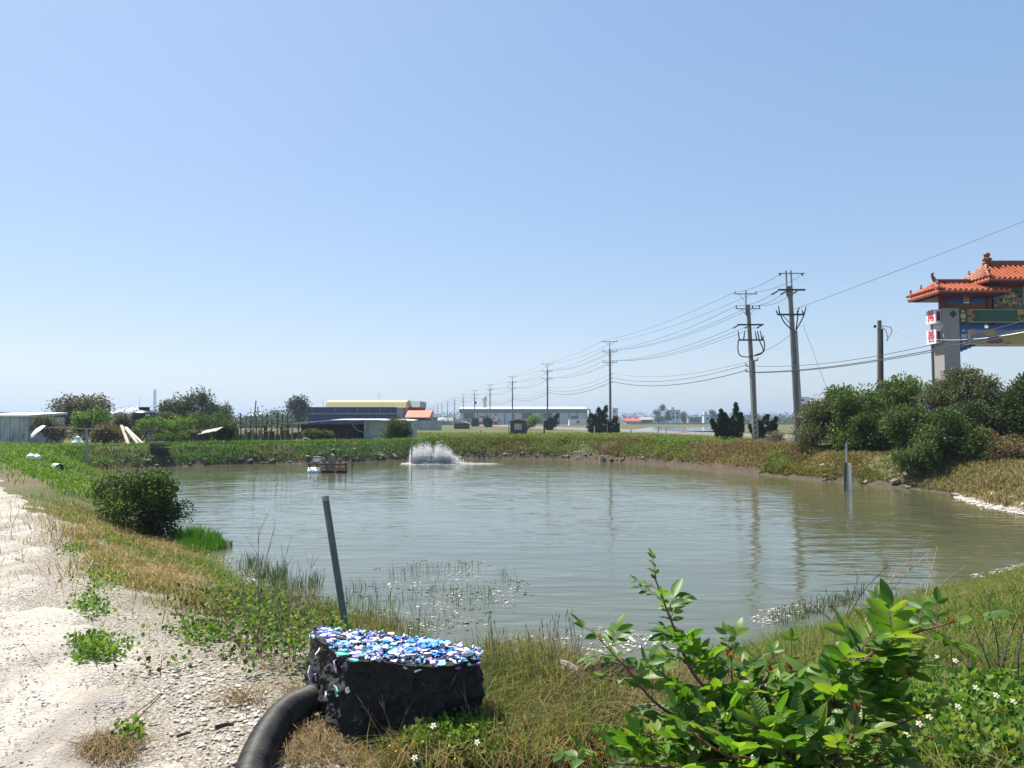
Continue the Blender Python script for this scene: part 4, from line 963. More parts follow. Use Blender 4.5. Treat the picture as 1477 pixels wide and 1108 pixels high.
b = MB(); pts = [c2-ax*.2, c2-ax*.19, c2+ax*.2]; b.tube(pts, [.02, .12, r], 20, cap=False); b.tube([c2+ax*.2, c2-ax*.17], [r*.94, .11], 20, cap=False); b.build('bucket_body', 'white_plastic', g, smooth=True)
b = MB(); b.tube([c2+ax*.165, c2+ax*.17], [r*.93, r*.93], 20); b.build('mouth_shade', 'tank_black', g)  # black disc across the mouth, painting the shade inside the white bucket
for px, lab in ((44, 'left of two round white floats lying in the path side weeds'), (52.5, 'right of two round white floats lying in the path side weeds')):
    c = ground(px, 671); g = empty('round_float', c+Vector((0, 0, .15)), lab, 'float')
    MB().lathe(c+Vector((0, 0, .12)), [(.03, 0), (.1, .03), (.145, .1), (.15, .16), (.13, .24), (.06, .29), (.03, .30)], 14).build('shell', 'white_plastic', g, smooth=True)
    MB().lathe(c+Vector((0, 0, .41)), [(.03, 0), (.035, .03), (.02, .05)], 8).build('rope_eye', 'white_plastic', g, smooth=True)

# hut, banner, junipers' neighbours, posts
x0, x1, z0, z1, y0, y1 = box_at(734, 760, 624, 607, 85, 2)
g = empty('pump_hut', ((x0+x1)/2, y0, GZ), 'small brown brick pump hut with pale gabled roof before the warehouse', 'hut')
xm = (x0+x1)/2
for k in range(6): MB().box2((x0+.15+.01*(k % 2), y0-.01*(k % 2), .7+k*(z1-.7)/6), (x1, y1, .7+(k+1)*(z1-.7)/6-.02)).build('block_course', 'brick_brown', g)
MB().prism([(x0-.1, y0-.25, z1), (xm, y0-.25, at(0, 604.3, 85).z), (x1+.1, y0-.25, z1-.02), (x1+.1, y0-.25, z1-.1), (xm, y0-.25, at(0, 605.3, 85).z), (x0-.1, y0-.25, z1-.1)], (0, 2.5, 0)).build('roof', 'wood_pale', g)
MB().prism([(x0+.15, y0, z1-.05), (xm, y0, at(0, 605.5, 85).z), (x1, y0, z1-.05)], (0, .12, 0)).build('gable', 'brick_brown', g)
MB().box2((at(742, 0, 85).x, y0-.06, at(0, 620, 85).z), (at(752, 0, 85).x, y0-.02, at(0, 611.5, 85).z)).build('shutter', 'sheet_stain', g)
MB().tube([(x0, y0-.2, .7), (x0, y0-.2, z1-.02)], .05, 6).build('porch_post', 'wood_old', g)
x0, x1, z0, z1, y0, y1 = box_at(655, 676, 616, 608, 160, 4)
g = empty('pump_hut', ((x0+x1)/2, y0, GZ), 'tiny far hut with pale roof at the left end of the warehouse', 'hut')
MB().box2((x0, y0, .7), (x1, y1, z1-.4)).build('wall', 'brick_brown', g); MB().prism([(x0-.2, y0-.2, z1-.4), ((x0+x1)/2, y0-.2, z1+.1), (x1+.2, y0-.2, z1-.4)], (0, 4.4, 0)).build('roof', 'wood_pale', g)
def banner(px, d, py0, py1, w, lab, low='banner_red'):
    p = at(px, 620, d); p.z = gz(p.x, d); g = empty('roadside_banner', p, lab, 'banner'); za, zb = at(0, py1, d).z, at(0, py0, d).z
    MB().tube([p, (p.x, d, zb+.05)], .03, 6).build('pole', 'steel_grey', g)
    MB().box2((p.x+.04, d-.012, za+(zb-za)*.45), (p.x+w, d+.012, zb)).build('upper_cloth', 'white_box', g)
    MB().box2((p.x+.04, d-.012, za), (p.x+w*1.08, d+.012, za+(zb-za)*.45-.003)).build('lower_cloth', low, g)
    MB().box2((p.x+w*.2, d-.03, za+(zb-za)*.7), (p.x+w*.45, d-.012, za+(zb-za)*.82)).build('printed_mark', 'tank_black', g)
banner(884, 100.5, 588.5, 608.5, .7, 'white over red cloth banner behind the hazard striped pole')
banner(1154, 61.5, 572.5, 592, .85, 'white and faded red banner beside the tallest pole above the bush')
banner(690.5, 215, 603, 612, 1.0, 'small red banner under the far poles left of the round shrub')
banner(712.5, 178, 601, 613, .8, 'faded red and white banner right of the round shrub')
for px, d, pt, lab in ((857.5, 92, 615, 'pale short post left of the large juniper'), (876, 95, 614, 'pale short post right beside the hazard striped pole'), (949.5, 82, 614.5, 'white taller road post between the large juniper and the twisted one'), (960.5, 80, 615, 'white road post just right of the taller one'),
                       (910, 84, 619, 'low grey road post right of the large juniper'), (1086.5, 61, 618, 'thin grey stub post touching the leaning pole'), (693.5, 80, 620, 'tiny white peg in the far meadow'), (785, 88, 606, 'bare wooden mast right of the pump hut')):
    a = at(px, 630, d); zt = at(px, pt, d).z
    g = empty('road_post', (a.x, d, gz(a.x, d)), lab, 'post')
    MB().tube([(a.x, d, .5), (a.x, d, zt-.05)], .065 if px != 785 else .09, 8).build('shaft', 'wood_dark' if px == 785 else 'trim_cream' if px in (949.5, 960.5, 857.5) else 'concrete', g, smooth=True)
    MB().lathe((a.x, d, zt-.05), [(.075, 0), (.075, .04), (.03, .07)], 8).build('cap', 'concrete', g, smooth=True)
b = MB(); b.tube([at(1000, 662, 43)+Vector((0, 0, 0)), at(870, 657, 47), at(740, 655, 52)], .008, 4)
# far buildings right of centre
def house(px0, px1, py, d, mat, label, roofm='roof_grey', wins=(), flat=True, tower=None, cat='building'):
    x0, x1, z0, z1, y0, y1 = box_at(px0, px1, 613, py, d, (px1-px0)*d/FOC*.6)
    g = empty('far_house', ((x0+x1)/2, y0, GZ), label, cat)
    MB().box2((x0, y0, .5), (x1, y1, z1)).build('wall', mat, g)
    if flat: MB().box2((x0-.3, y0-.3, z1), (x1+.3, y1+.3, z1+.35)).build('roof', roofm, g)
    else: MB().prism([(x0-.4, y0-.4, z1), (x0-.4, (y0+y1)/2, z1+1.6), (x0-.4, y1+.4, z1)], (x1-x0+.8, 0, 0)).build('roof', roofm, g)
    for (fx, fz, w, h) in wins: MB().box((x0+(x1-x0)*fx, y0-.05, GZ+(z1-GZ)*fz), (w, .16, h)).build('window', 'window_dark', g)
    if tower: MB().box2((x0+(x1-x0)*tower[0], y0+1, z1+.35), (x0+(x1-x0)*tower[1], y1-1, at(0, tower[2], d).z)).build('roof_tower', mat, g)
    return g
W6 = [(a, b, 1.3, 1.5) for a in (.25, .5, .75) for b in (.22, .5, .78)]
house(967, 981, 592, 480, 'aqua_wall', 'tall aqua white house with stepped top on the far right horizon', wins=[(.3, .8, 1.2, 1.5), (.7, .8, 1.2, 1.5), (.3, .5, 1.2, 2.2), (.7, .5, 1.2, 2.2)], tower=(.1, .45, 587.5))
house(1015.5, 1033, 599, 480, 'aqua_wall', 'aqua white house with corner tower right of the tall one', wins=[(.3, .6, 1.3, 1.4), (.7, .6, 1.3, 1.4)], tower=(.05, .3, 594))
house(993, 1012, 602, 430, 'grey_wall', 'low grey two window house between the aqua houses', wins=[(.25, .6, 1.4, 1.4), (.5, .6, 1.4, 1.4), (.75, .6, 1.4, 1.4)])
house(954, 966, 606.5, 430, 'roof_white', 'flat white shed left of the tall aqua house')
house(955, 964, 601.5, 520, 'grey_wall', 'grey squat tank house behind the white shed')
house(903, 924, 607.5, 430, 'grey_wall', 'red roofed low shed on the right horizon', roofm='red_roof', flat=False, cat='shed')
house(924, 942, 605.5, 450, 'brick_brown', 'dark brown low house right of the red roofed shed', flat=False)
house(1060, 1082, 606, 400, 'grey_wall', 'grey low house between the junipers', flat=False)
house(622, 634, 602, 420, 'grey_wall', 'grey far block with small windows right of the orange awning', wins=W6)
house(634, 645, 605, 520, 'wall_pale', 'pale far block where the row of poles meets the horizon', wins=W6)
house(632, 652, 607.5, 330, 'grey_wall', 'long low grey shed at the foot of the farthest poles', flat=False)
house(360, 382, 600, 420, 'grey_wall', 'grey gabled far house above the wooden pen', flat=False)
o = MB().box2((at(903, 0, 400).x, 400, .7), (at(1012, 0, 400).x, 400.4, at(0, 610.2, 400).z)).build('boundary_wall', 'concrete', origin=(at(950, 0, 400).x, 400, GZ)); tag(o, 'long thin pale wall in front of the far houses', 'wall')
# dome, chimneys, masts on the left horizon
c = at(183, 606, 1500)
g = empty('storage_dome', (c.x, 1500, GZ), 'huge pale grey storage dome on the left horizon', 'dome'); b = MB()
b.lathe((c.x, 1540, 0), [(62, 0), (62, 14), (58, 20), (48, 26), (34, 30), (18, 32.5), (1, 33)], 28); b.build('dome_shell', 'dome_grey', g, smooth=True)
for k in range(7):
    a = math.pi*(1.1+.8*k/6); b = MB(); b.tube([Vector((c.x, 1540, 0))+Vector((r*math.cos(a), r*math.sin(a), z+.4)) for r, z in ((62.3, 14), (58.3, 20), (48.3, 26), (34.3, 30), (18, 32.7))], .9, 5); b.build('dome_rib', 'wall_white', g)
def stack(px, pt, w, d, mat, lab):
    c = at(px, 606, d); zt = at(px, pt, d).z; r = w*d/FOC/2
    g = empty('chimney', (c.x, d, GZ), lab, 'chimney'); MB().tube([(c.x, d, 0), (c.x, d, zt)], [r*1.15, r*.92], 16).build('shaft', mat, g, smooth=True)
    MB().lathe((c.x, d, zt), [(r*.98, 0), (r*.98, 1.2), (r*.8, 1.3)], 16).build('rim', 'roof_grey', g, smooth=True)
    for k in range(1, 5):
        z = zt*k/5; MB().lathe((c.x, d, z), [(r*1.16, 0), (r*1.16, .9)], 16).build('ring', 'steel_grey', g)
stack(222.5, 563, 4.2, 1450, 'tower_blue', 'pale blue tall chimney right of the black tank'); stack(286.5, 562.5, 2.6, 1600, 'wall_white', 'thin pale chimney rising above the left bushes')
for px, pt, d, lab in ((200.5, 574, 900, 'very thin mast left of the blue chimney'), (59.5, 588, 300, 'thin mast above the far pale blue warehouse'), (361, 588, 420, 'thin mast left of the tall bare pole'), (929, 595, 500, 'thin mast above the dark brown far house'), (940.5, 598, 420, 'short far pole right of the thin mast')):
    c = at(px, 606, d); r = .35*d/FOC; g = empty('mast', (c.x, d, GZ), lab, 'mast')
    MB().tube([(c.x, d, .5), (c.x, d, at(px, pt, d).z)], [r*1.3, r*.7], 6).build('shaft', 'steel_grey', g); MB().tube([(c.x-r*2.5, d, at(px, pt+2, d).z), (c.x+r*2.5, d, at(px, pt+2, d).z)], r*.5, 5).build('cross_bar', 'steel_grey', g)

# ------------------------------------------------------------------ bushes, trees and junipers
def tube_np(mb, a, b, r0, r1, n=5): mb.tube([a, b], [r0, r1], n)
def ell_points(ells, n, shell=.55):                          # clump centres in a union of ellipsoids, mostly near the surface
    sub = []
    for e in ells:
        for _ in range(6):
            d = rng.normal(size=3); d[2] = abs(d[2])*.8; d /= np.linalg.norm(d); f = rng.uniform(.22, .42)
            sub.append((e[0]+d[0]*e[3]*.9, e[1]+d[1]*e[4]*.9, e[2]+d[2]*e[5]*.9, e[3]*f, e[4]*f, e[5]*f))
    ells = [tuple(e[:3])+tuple(x*.88 for x in e[3:6]) for e in ells] + sub
    out = []; vol = np.array([e[3]*e[4]*e[5] for e in ells])**.67; vol /= vol.sum()
    for e, k in zip(ells, np.maximum(3, (vol*n).astype(int))):
        d = rng.normal(size=(k, 3)); d /= np.linalg.norm(d, axis=1, keepdims=True)
        D = rng.normal(size=(9, 3)); D /= np.linalg.norm(D, axis=1, keepdims=True); am = rng.normal(0, .3, 9)
        bump_ = np.clip(1 + (am[None]*np.exp(3.5*(d @ D.T - 1))).sum(1), .45, 1.45)[:, None]
        r = bump_*(shell + (1-shell)*rng.random(k)**.6)[:, None]
        out.append(np.array(e[:3]) + d*r*np.array(e[3:6])*(.85+.3*rng.random((k, 1))))
    return np.concatenate(out)
def bush(name, label, cat, base, ells, clumps, per, size, sig, mat, trunk=.06, stems=8, group=None, TV=LEAF_V, twigs=0, extra=None, shell=.5, minz=None, stemmat='bark'):
    base = Vector(base); g = empty(name, base, label, cat, group)
    C = ell_points(ells, clumps, shell)
    if minz is None: minz = H(C[:, 0], C[:, 1]) + .02
    C[:, 2] = np.maximum(C[:, 2], minz + sig*.4)
    V, F = cloud(C, sig, per, size, TV=TV)
    link('crown', mesh_np('crown', V, [F]), mat, parent=g)
    if extra:
        idx = rng.random(len(C)) < extra[1]
        if idx.sum() > 2:
            V, F = cloud(C[idx]+np.array([0, -.02, .04]), sig*1.05, int(per*extra[2]), size*.9, TV=TV); link('tinted_sprigs', mesh_np('tinted_sprigs', V, [F]), extra[0], parent=g)['kind'] = 'stuff'
    mb = MB(); fork = base + Vector((0, 0, .25*(np.mean([e[2] for e in ells])-base.z)))
    mb.tube([base-Vector((0, 0, .15)), fork], [trunk, trunk*.8], 7)
    for i in rng.choice(len(C), min(stems, len(C)), replace=False):
        c = Vector(C[i]); mid = fork.lerp(c, .5) + Vector(rng.normal(size=3)*.08*(c-fork).length); mb.tube([fork-Vector((0, 0, .03)), mid, c], [trunk*.6, trunk*.35, trunk*.12], 5)
    mb.build('trunk' if cat == 'tree' else 'stems', stemmat, g)
    if twigs:
        mb = MB()
        for _ in range(twigs):
            c = Vector(C[rng.integers(len(C))]); d = Vector(rng.normal(size=3)); d.z = abs(d.z)*1.6 + .4; d.normalize(); L_ = rng.uniform(.3, .8)*sig*4
            m1 = c + d*L_*.6; mb.tube([c, m1, m1+(d+Vector(rng.normal(size=3)*.3))*L_*.5], [.012, .008, .004], 4)
        mb.build('bare_twigs', 'twig_dry', g)['kind'] = 'stuff'
    return g
def E(px, py, d, rx, rz, ry=None):                           # an ellipsoid from its pixel centre and pixel radii
    c = at(px, py, d); k = d/FOC; return (c.x, c.y, c.z, rx*k, (ry if ry else (rx+rz)/2*1.0)*k, rz*k)
def gb(px, d): x = at(px, 640, d).x; return (x, d, gz(x, d))

# the thicket by the right shore
TH = 'bushes on the right bank'
bush('thicket_bush', 'brownish tangled bush at the left end of the right bank thicket', 'bush', gb(1175, 36), [E(1175, 612, 36, 30, 32), E(1200, 600, 36, 28, 28), E(1165, 632, 35, 20, 18)], 330, 34, .115, .17, 'leaf_grey', group=TH, twigs=110, extra=('leaf_bush', .5, .9))
bush('thicket_bush', 'dark green rounded bush in front of the short pole', 'bush', gb(1235, 35), [E(1232, 600, 35, 38, 42), E(1245, 625, 34.5, 42, 34), E(1215, 580, 36, 22, 22), E(1222, 640, 34, 26, 18)], 470, 30, .145, .16, 'leaf_bush', group=TH, twigs=40, extra=('leaf_weed', .3, .5))
bush('thicket_bush', 'tall leafy bush right behind the short pole and left of the pillar', 'bush', gb(1300, 36), [E(1290, 590, 36, 36, 38), E(1310, 575, 37, 30, 26), E(1275, 620, 35, 34, 30)], 450, 30, .145, .16, 'leaf_bush', group=TH, twigs=30, extra=('leaf_weed', .25, .5))
bush('thicket_bush', 'bushy twig topped shrub below the gate pillar', 'bush', gb(1390, 33), [E(1390, 585, 33, 46, 40), E(1400, 560, 33.5, 32, 26), E(1430, 600, 33, 30, 36)], 560, 34, .115, .16, 'leaf_grey', group=TH, twigs=190, extra=('leaf_bush', .55, .9))
bush('thicket_bush', 'low dark spreading bush hanging over the right shore', 'bush', gb(1350, 29.5), [E(1350, 640, 29.5, 44, 38), E(1385, 655, 29, 36, 36), E(1320, 620, 30.5, 36, 30), E(1330, 665, 28.7, 34, 22)], 620, 32, .13, .14, 'leaf_bush', group=TH, extra=('leaf_grey', .3, .6), twigs=30)
bush('thicket_bush', 'low dense bush filling the middle of the right bank thicket', 'bush', gb(1268, 33), [E(1262, 630, 33, 36, 30), E(1290, 645, 32, 30, 24), E(1235, 648, 33, 26, 18)], 420, 30, .13, .16, 'leaf_dark', group=TH, twigs=40, extra=('leaf_bush', .4, .8))
bush('thicket_bush', 'dark bush between the gate pillar shrub and the right picture edge', 'bush', gb(1432, 31.5), [E(1425, 625, 31.5, 34, 34), E(1450, 600, 32, 26, 30), E(1400, 615, 31.5, 26, 30)], 420, 30, .125, .16, 'leaf_dark', group=TH, twigs=60, extra=('leaf_grey', .4, .7))
bush('thicket_bush', 'narrow dark bush at the right edge of the picture', 'bush', gb(1475, 31), [E(1478, 595, 31, 18, 42), E(1488, 580, 31, 20, 36), E(1480, 630, 31, 24, 26)], 240, 36, .125, .16, 'leaf_dark', group=TH, twigs=20)
bush('thicket_bush', 'brown dried creeper covering the slope at the right edge', 'bush', gb(1440, 30), [E(1440, 650, 30, 26, 22), E(1470, 660, 29, 30, 26)], 240, 34, .10, .17, 'grass_brown', group=TH, extra=('leaf_grey', .5, .8), twigs=60)
# shrub on the near left bank
c = ground(215, 775)
bush('bank_shrub', 'dense dark green shrub on the pond edge beside the path', 'shrub', c, [E(200, 735, c.y, 58, 46), E(235, 750, c.y, 32, 34), E(160, 712, c.y+1, 30, 24), E(215, 705, c.y, 34, 20)], 500, 34, .05, .08, 'leaf_dark', trunk=.03, extra=('leaf_lime', .45, .6), twigs=16, TV=LEAF_W)
# left background
bush('background_tree', 'grey leaved round tree behind the rack on the left', 'tree', gb(115, 72), [E(118, 598, 72, 32, 24), E(98, 585, 72, 18, 12), E(138, 590, 72, 16, 16), E(112, 612, 72, 26, 14)], 330, 26, .24, .30, 'leaf_grey', trunk=.14, twigs=70)
bush('background_tree', 'lime green rounded tree below the grey leaved one', 'tree', gb(133, 58), [E(133, 607, 58, 27, 15), E(150, 615, 58, 14, 12), E(115, 618, 57, 14, 8)], 200, 26, .17, .22, 'leaf_lime', trunk=.1)
bush('background_tree', 'feathery grey green tree right of the black tank', 'tree', gb(262, 80), [E(255, 594, 80, 20, 16), E(283, 587, 80, 24, 18), E(312, 597, 80, 18, 13), E(285, 605, 80, 42, 10)], 300, 26, .24, .32, 'far_leaf', trunk=.13, twigs=60, extra=('leaf_grey', .6, .8))
bush('background_tree', 'tall sparse tree left of the blue fronted hall', 'tree', gb(430, 140), [E(431, 580, 140, 10, 6), E(424, 588, 140, 9, 6), E(437, 588, 140, 8, 6), E(430, 598, 140, 15, 8)], 90, 26, .36, .5, 'far_leaf', trunk=.18, shell=.3)
for px, d, es, mt, lab in ((250, 52, [(235, 618, 24, 14), (262, 620, 26, 16), (215, 616, 16, 8)], 'leaf_weed', 'sunlit climbing bush over the fence right of the tank'),
                           (300, 53, [(290, 612, 24, 16), (318, 615, 18, 16), (300, 628, 22, 12)], 'leaf_bush', 'green rambling bush above the small lean-to'),
                           (255, 47, [(255, 634, 22, 8), (235, 636, 16, 7), (280, 636, 12, 6)], 'leaf_bush', 'low leafy scrub below the climbing bush'),
                           (150, 50, [(150, 628, 20, 11), (172, 630, 14, 9)], 'grass_brown', 'brown withered scrub behind the post on the left'),
                           (82, 50, [(80, 622, 20, 10), (62, 612, 14, 7)], 'leaf_grey', 'dull green scrub behind the broken white panel'),
                           (190, 56, [(178, 612, 18, 9), (240, 605, 14, 6)], 'leaf_grey', 'grey green scrub around the black tank'),
                           (324, 50, [(322, 625, 12, 16)], 'leaf_dark', 'dark narrow bush left of the wooden pen'),
                           (560, 60, [(575, 616, 15, 11), (568, 626, 20, 8)], 'leaf_bush', 'green bush growing against the grey shed wall'),
                           (455, 61, [(452, 628, 12, 5), (470, 629, 8, 4)], 'leaf_bush', 'low creeper at the foot of the white roofed shed')):
    bush('scrub_bush', lab, 'bush', gb(px, d), [E(a, b, d, r, s) for a, b, r, s in es], 150, 30, .13 if d < 55 else .16, .17, mt, group='scrub on the left bank', extra=('leaf_bush', .3, .7) if mt != 'leaf_bush' else None, twigs=26)
# far trees and hedges
for px, d, es, mt, lab in ((950, 430, [(948, 597, 4.5, 4.5), (955, 590, 3.5, 4.5), (951, 606, 5, 4)], 'far_leaf', 'far round tree with two crowns left of the tall aqua house'),
                           (966, 440, [(964, 598, 3, 5), (963, 605, 4, 4)], 'far_leaf', 'far dark tree touching the tall aqua house'),
                           (988, 440, [(986, 600, 5, 5), (990, 606, 6, 5)], 'far_leaf', 'far bushy tree right of the tall aqua house'),
                           (1028, 470, [(1028, 596, 4, 3), (1032, 602, 4, 4)], 'far_leaf', 'far tree behind the aqua house with corner tower'),
                           (760, 130, [(772, 606, 8, 6), (765, 611, 9, 4)], 'leaf_weed', 'light green roadside bush right of the pump hut')):
    bush('far_tree', lab, 'tree', gb(px, d), [E(a, b, d, r, s) for a, b, r, s in es], 70, 24, .55 if d > 200 else .25, .7 if d > 200 else .35, mt, trunk=.2, shell=.35)
def hedge(name, d, px0, px1, h0, h1, n, size, mat, label, holes=.0):
    px = rng.uniform(px0, px1, n); x = (px-738.5)/FOC*d; y = d + rng.uniform(-.06, .06, n)*d
    top = h0 + (h1-h0)*fbm(px*.06, px*0+d, 77, 4)**1.5*1.6
    z = GZ + rng.random(n)*top
    V, F = cloud(np.column_stack([x, y, z]), size*1.1, 7, size); o = link(name, mesh_np(name, V, [F]), mat); tag(o, label, 'trees', kind='stuff')
hedge('far_tree_line', 700, -700, 2200, 3.5, 8.5, 7000, 1.7, 'far_leaf', 'distant dark line of trees along the horizon')
hedge('far_tree_line', 380, 1035, 1700, 1.5, 5.5, 2500, .9, 'far_leaf', 'far belt of trees behind the junipers on the right')
hedge('far_tree_line', 180, 200, 450, 1.0, 4.4, 2200, .5, 'far_leaf', 'belt of trees behind the wooden pen and bushes')
hedge('far_tree_line', 330, 600, 720, .5, 3.0, 500, .6, 'far_leaf', 'low hedge at the foot of the far poles')
def juniper(px, d, spires, label, n=5200, size=.075):
    b = Vector(gb(px, d)); g = empty('juniper', b, label, 'tree', 'junipers along the road'); Cs = []; mb = MB(); k = d/FOC
    for (tx, ty, bx, w) in spires:
        top = at(tx, ty, d); bot = at(bx, 628, d); bot.z = b.z+.15
        ph = rng.uniform(0, 6); oy = rng.uniform(-1, 1)*w*k*.8
        m = max(30, n//len(spires)//13); t = rng.random(m)**.9
        r = w*k*np.clip(1.15*(1-t)**.75, .14, 1)
        a = rng.uniform(0, 6.28, m)
        w = w*.62; ln = np.array(bot)[None]*(1-t[:, None]) + np.array(top)[None]*t[:, None]
        ln[:, 0] += np.sin(t*5+ph)*w*k*.35; ln[:, 1] += oy*(1-t)
        ln[:, 0] += np.cos(a)*r*.75; ln[:, 1] += np.sin(a)*r*.75; Cs.append(ln)
        mb.tube([b-Vector((0, 0, .1)), Vector(b).lerp(top, .4), top-Vector((0, 0, .3))], [.07, .04, .01], 6)
    C = np.concatenate(Cs); V, F = cloud(C, .06*d/61, 26, size*1.7, up=1.2); link('crown', mesh_np('crown', V, [F]), 'leaf_cypress', parent=g); mb.build('trunk', 'bark', g)
juniper(1050, 61, [(1038, 592, 1043, 9), (1061, 583, 1055, 10), (1047, 597, 1049, 9), (1069, 597, 1062, 8), (1028, 606, 1040, 8), (1058, 604, 1058, 9), (1040, 610, 1046, 10)], 'twisted dark juniper with several pointed tips left of the leaning pole', 9500)
juniper(1105, 63.5, [(1105, 600, 1104, 12), (1118, 603, 1108, 8), (1096, 608, 1100, 10), (1121, 614, 1110, 8), (1083, 614, 1090, 7)], 'broad dark juniper right behind the leaning pole', 5600)
juniper(865, 96, [(862, 588, 863, 9), (875, 586, 871, 9), (851, 596, 856, 9), (870, 594, 868, 10), (886, 604, 880, 9), (858, 602, 860, 10), (892, 612, 886, 6)], 'large dark juniper in front of the red and white banner', 8000, .1)
juniper(794, 136, [(805, 597, 797, 7), (800, 601, 794, 7), (795, 604, 792, 6), (788, 608, 790, 5)], 'slanting dark juniper beside the second pole of the row', 3500, .12)
juniper(704, 200, [(704, 604, 704, 5), (701, 606, 702, 5), (707, 607, 706, 4)], 'small round dark juniper under the far poles', 1800, .2)
juniper(683, 225, [(684, 604, 684, 4), (688, 606, 687, 4)], 'small dark juniper beside the small red banner', 1300, .2)

# ------------------------------------------------------------------ far banks: grass, weeds, rocks
def shore_pts(n, smin, smax, cond):
    got = []; tot = 0; lo = POND.min(0)-6; hi = POND.max(0)+14
    while tot < n:
        p = rng.uniform(lo, hi, (40000, 2)); p = p[cond(p[:, 0], p[:, 1])]; s = sdist(p[:, 0], p[:, 1]); p = p[(s > smin) & (s < smax)]; got.append(p); tot += len(p)
    p = np.concatenate(got)[:n]; return np.column_stack([p, H(p[:, 0], p[:, 1])])
def gr(name, label, P, h, w, mat, lean=.35, curl=.35):
    n = len(P); sc_ = .5 if n and P[:, 1].mean() > 18 else 2.2; hh = h*rng.uniform(.55, 1.25, n)*(.35+1.3*fbm(P[:, 0]*sc_, P[:, 1]*sc_, 88, 3)); o = grass_mesh(name, P, hh, w*rng.uniform(.7, 1.3, n), mat, lean, curl); return tag(o, label, 'grass', kind='stuff')
def thin(P, sc, seed, lo, hi):
    f = sstep(lo, hi, fbm(P[:, 0]*sc, P[:, 1]*sc, seed, 4)); return P[rng.random(len(P)) < f]
FL = lambda x, y: (y > 36) & (x < -5); FC = lambda x, y: (y > 34) & (x >= -6) & (x < 14); FRr = lambda x, y: (y > 18) & (x > 8) & (y < 48)
gr('bank_grass', 'bright green grass topping the far left bank', shore_pts(46000, .12, 9, FL), .24, .03, 'grass_lush')
gr('bank_grass', 'yellowish grass mixed into the far left bank', thin(shore_pts(18000, .1, 10, FL), .5, 3, .45, .65), .3, .03, 'grass_mix')
gr('bank_grass', 'brown dry grass on top of the far middle bank', thin(shore_pts(60000, .4, 13, FC), .22, 4, .35, .55), .3, .03, 'grass_brown', .3, .4)
gr('bank_grass', 'mixed green and straw grass over the far middle bank', thin(shore_pts(60000, .35, 14, FC), .2, 71, .36, .56), .25, .03, 'grass_mix')
gr('bank_grass', 'straw coloured trampled grass on the right end of the far bank', shore_pts(16000, .3, 4.5, lambda x, y: (x > 8) & (x < 15) & (y > 31) & (y < 46)), .15, .03, 'grass_dry', .7, .5)
gr('bank_grass', 'green grass along the foot of the right bank', thin(shore_pts(20000, .05, 2.6, lambda x, y: (x > 11.3) & (x < 14.6) & (y > 28) & (y < 35.5)), .5, 6, .3, .6), .16, .03, 'grass_mix')
gr('bank_grass', 'dry brown grass on the right bank slope', thin(shore_pts(40000, .25, 9, FRr), .4, 72, .3, .55), .24, .028, 'grass_brown', .6, .5)
gr('bank_grass', 'patchy green grass on the right bank slope', thin(shore_pts(30000, .2, 9, FRr), .45, 8, .38, .6), .26, .028, 'grass_mix')
gr('meadow_grass', 'rough grass on the flat land behind the far bank', np.column_stack([(q := rng.uniform((-60, 62), (60, 100), (46000, 2))), H(q[:, 0], q[:, 1])]), .3, .05, 'grass_mix')
# leafy weed mounds spilling down the far middle bank
def mounds(name, label, C, sig, per, size, mat, TV=LEAF_V):
    V, F = cloud(C, sig, per, size, TV=TV); o = link(name, mesh_np(name, V, [F]), mat); return tag(o, label, 'weeds', kind='stuff')
P = thin(shore_pts(2000, .3, 3.6, FC), .35, 13, .4, .6); P[:, 2] += .12
mounds('bank_weeds', 'leafy green weeds spilling down the far middle bank', P, .17, 26, .10, 'leaf_weed')
P = thin(shore_pts(1300, .2, 3.0, FC), .4, 17, .45, .62); P[:, 2] += .08
mounds('bank_weeds', 'withered brown weeds hanging down the far middle bank', P, .16, 24, .10, 'grass_brown')
P = shore_pts(700, .1, 2.2, FL); P[:, 2] += .03; P = thin(P, .7, 19, .4, .6)
mounds('bank_weeds', 'low leafy weeds on the far left bank', P, .12, 20, .08, 'leaf_weed')
# rocks
def rock_mesh(seed, k=1):
    bm = bmesh.new(); bmesh.ops.create_icosphere(bm, subdivisions=1, radius=1); r = random.Random(seed)
    for v in bm.verts: v.co *= r.uniform(.65, 1.2)
    for v in bm.verts: v.co.z *= .7
    me = bpy.data.meshes.new('rock'); bm.to_mesh(me); bm.free(); me.materials.append(MAT['rock_pale' if k else 'rock']); return me
RM = [rock_mesh(i, i % 3 == 0) for i in range(9)]
def rocks(pts, s0, s1, label, group):
    for i, p in enumerate(pts):
        o = bpy.data.objects.new('rock', RM[i % 9]); col.objects.link(o); s = rng.uniform(s0, s1); o.location = (p[0], p[1], p[2]+s*.15)
        o.scale = (s*rng.uniform(.8, 1.5), s*rng.uniform(.7, 1.2), s*rng.uniform(.6, 1.1)); o.rotation_euler = (rng.uniform(-.3, .3), rng.uniform(-.3, .3), rng.uniform(0, 6)); tag(o, label, 'rock', group)
rocks(shore_pts(110, .02, .75, lambda x, y: (y > 38) & (x < -7.5) & (x > -25)), .05, .17, 'rough stone in the rubble along the far left waterline', 'stones along the far left waterline')
rocks(shore_pts(46, .02, .6, lambda x, y: (y > 40) & (x > -4) & (x < 8)), .05, .15, 'rough stone at the foot of the far middle bank', 'stones along the far middle bank')
rocks(shore_pts(40, .02, .9, lambda x, y: (y > 24) & (y < 34) & (x > 13)), .05, .2, 'rough stone at the foot of the right bank', 'stones along the right bank')
c = ground(716, 652); o = bpy.data.objects.new('rock', RM[0]); col.objects.link(o); o.location = c+Vector((0, 0, .1)); o.scale = (.3, .25, .3); tag(o, 'single white boulder on the far bank right of the splash', 'rock')
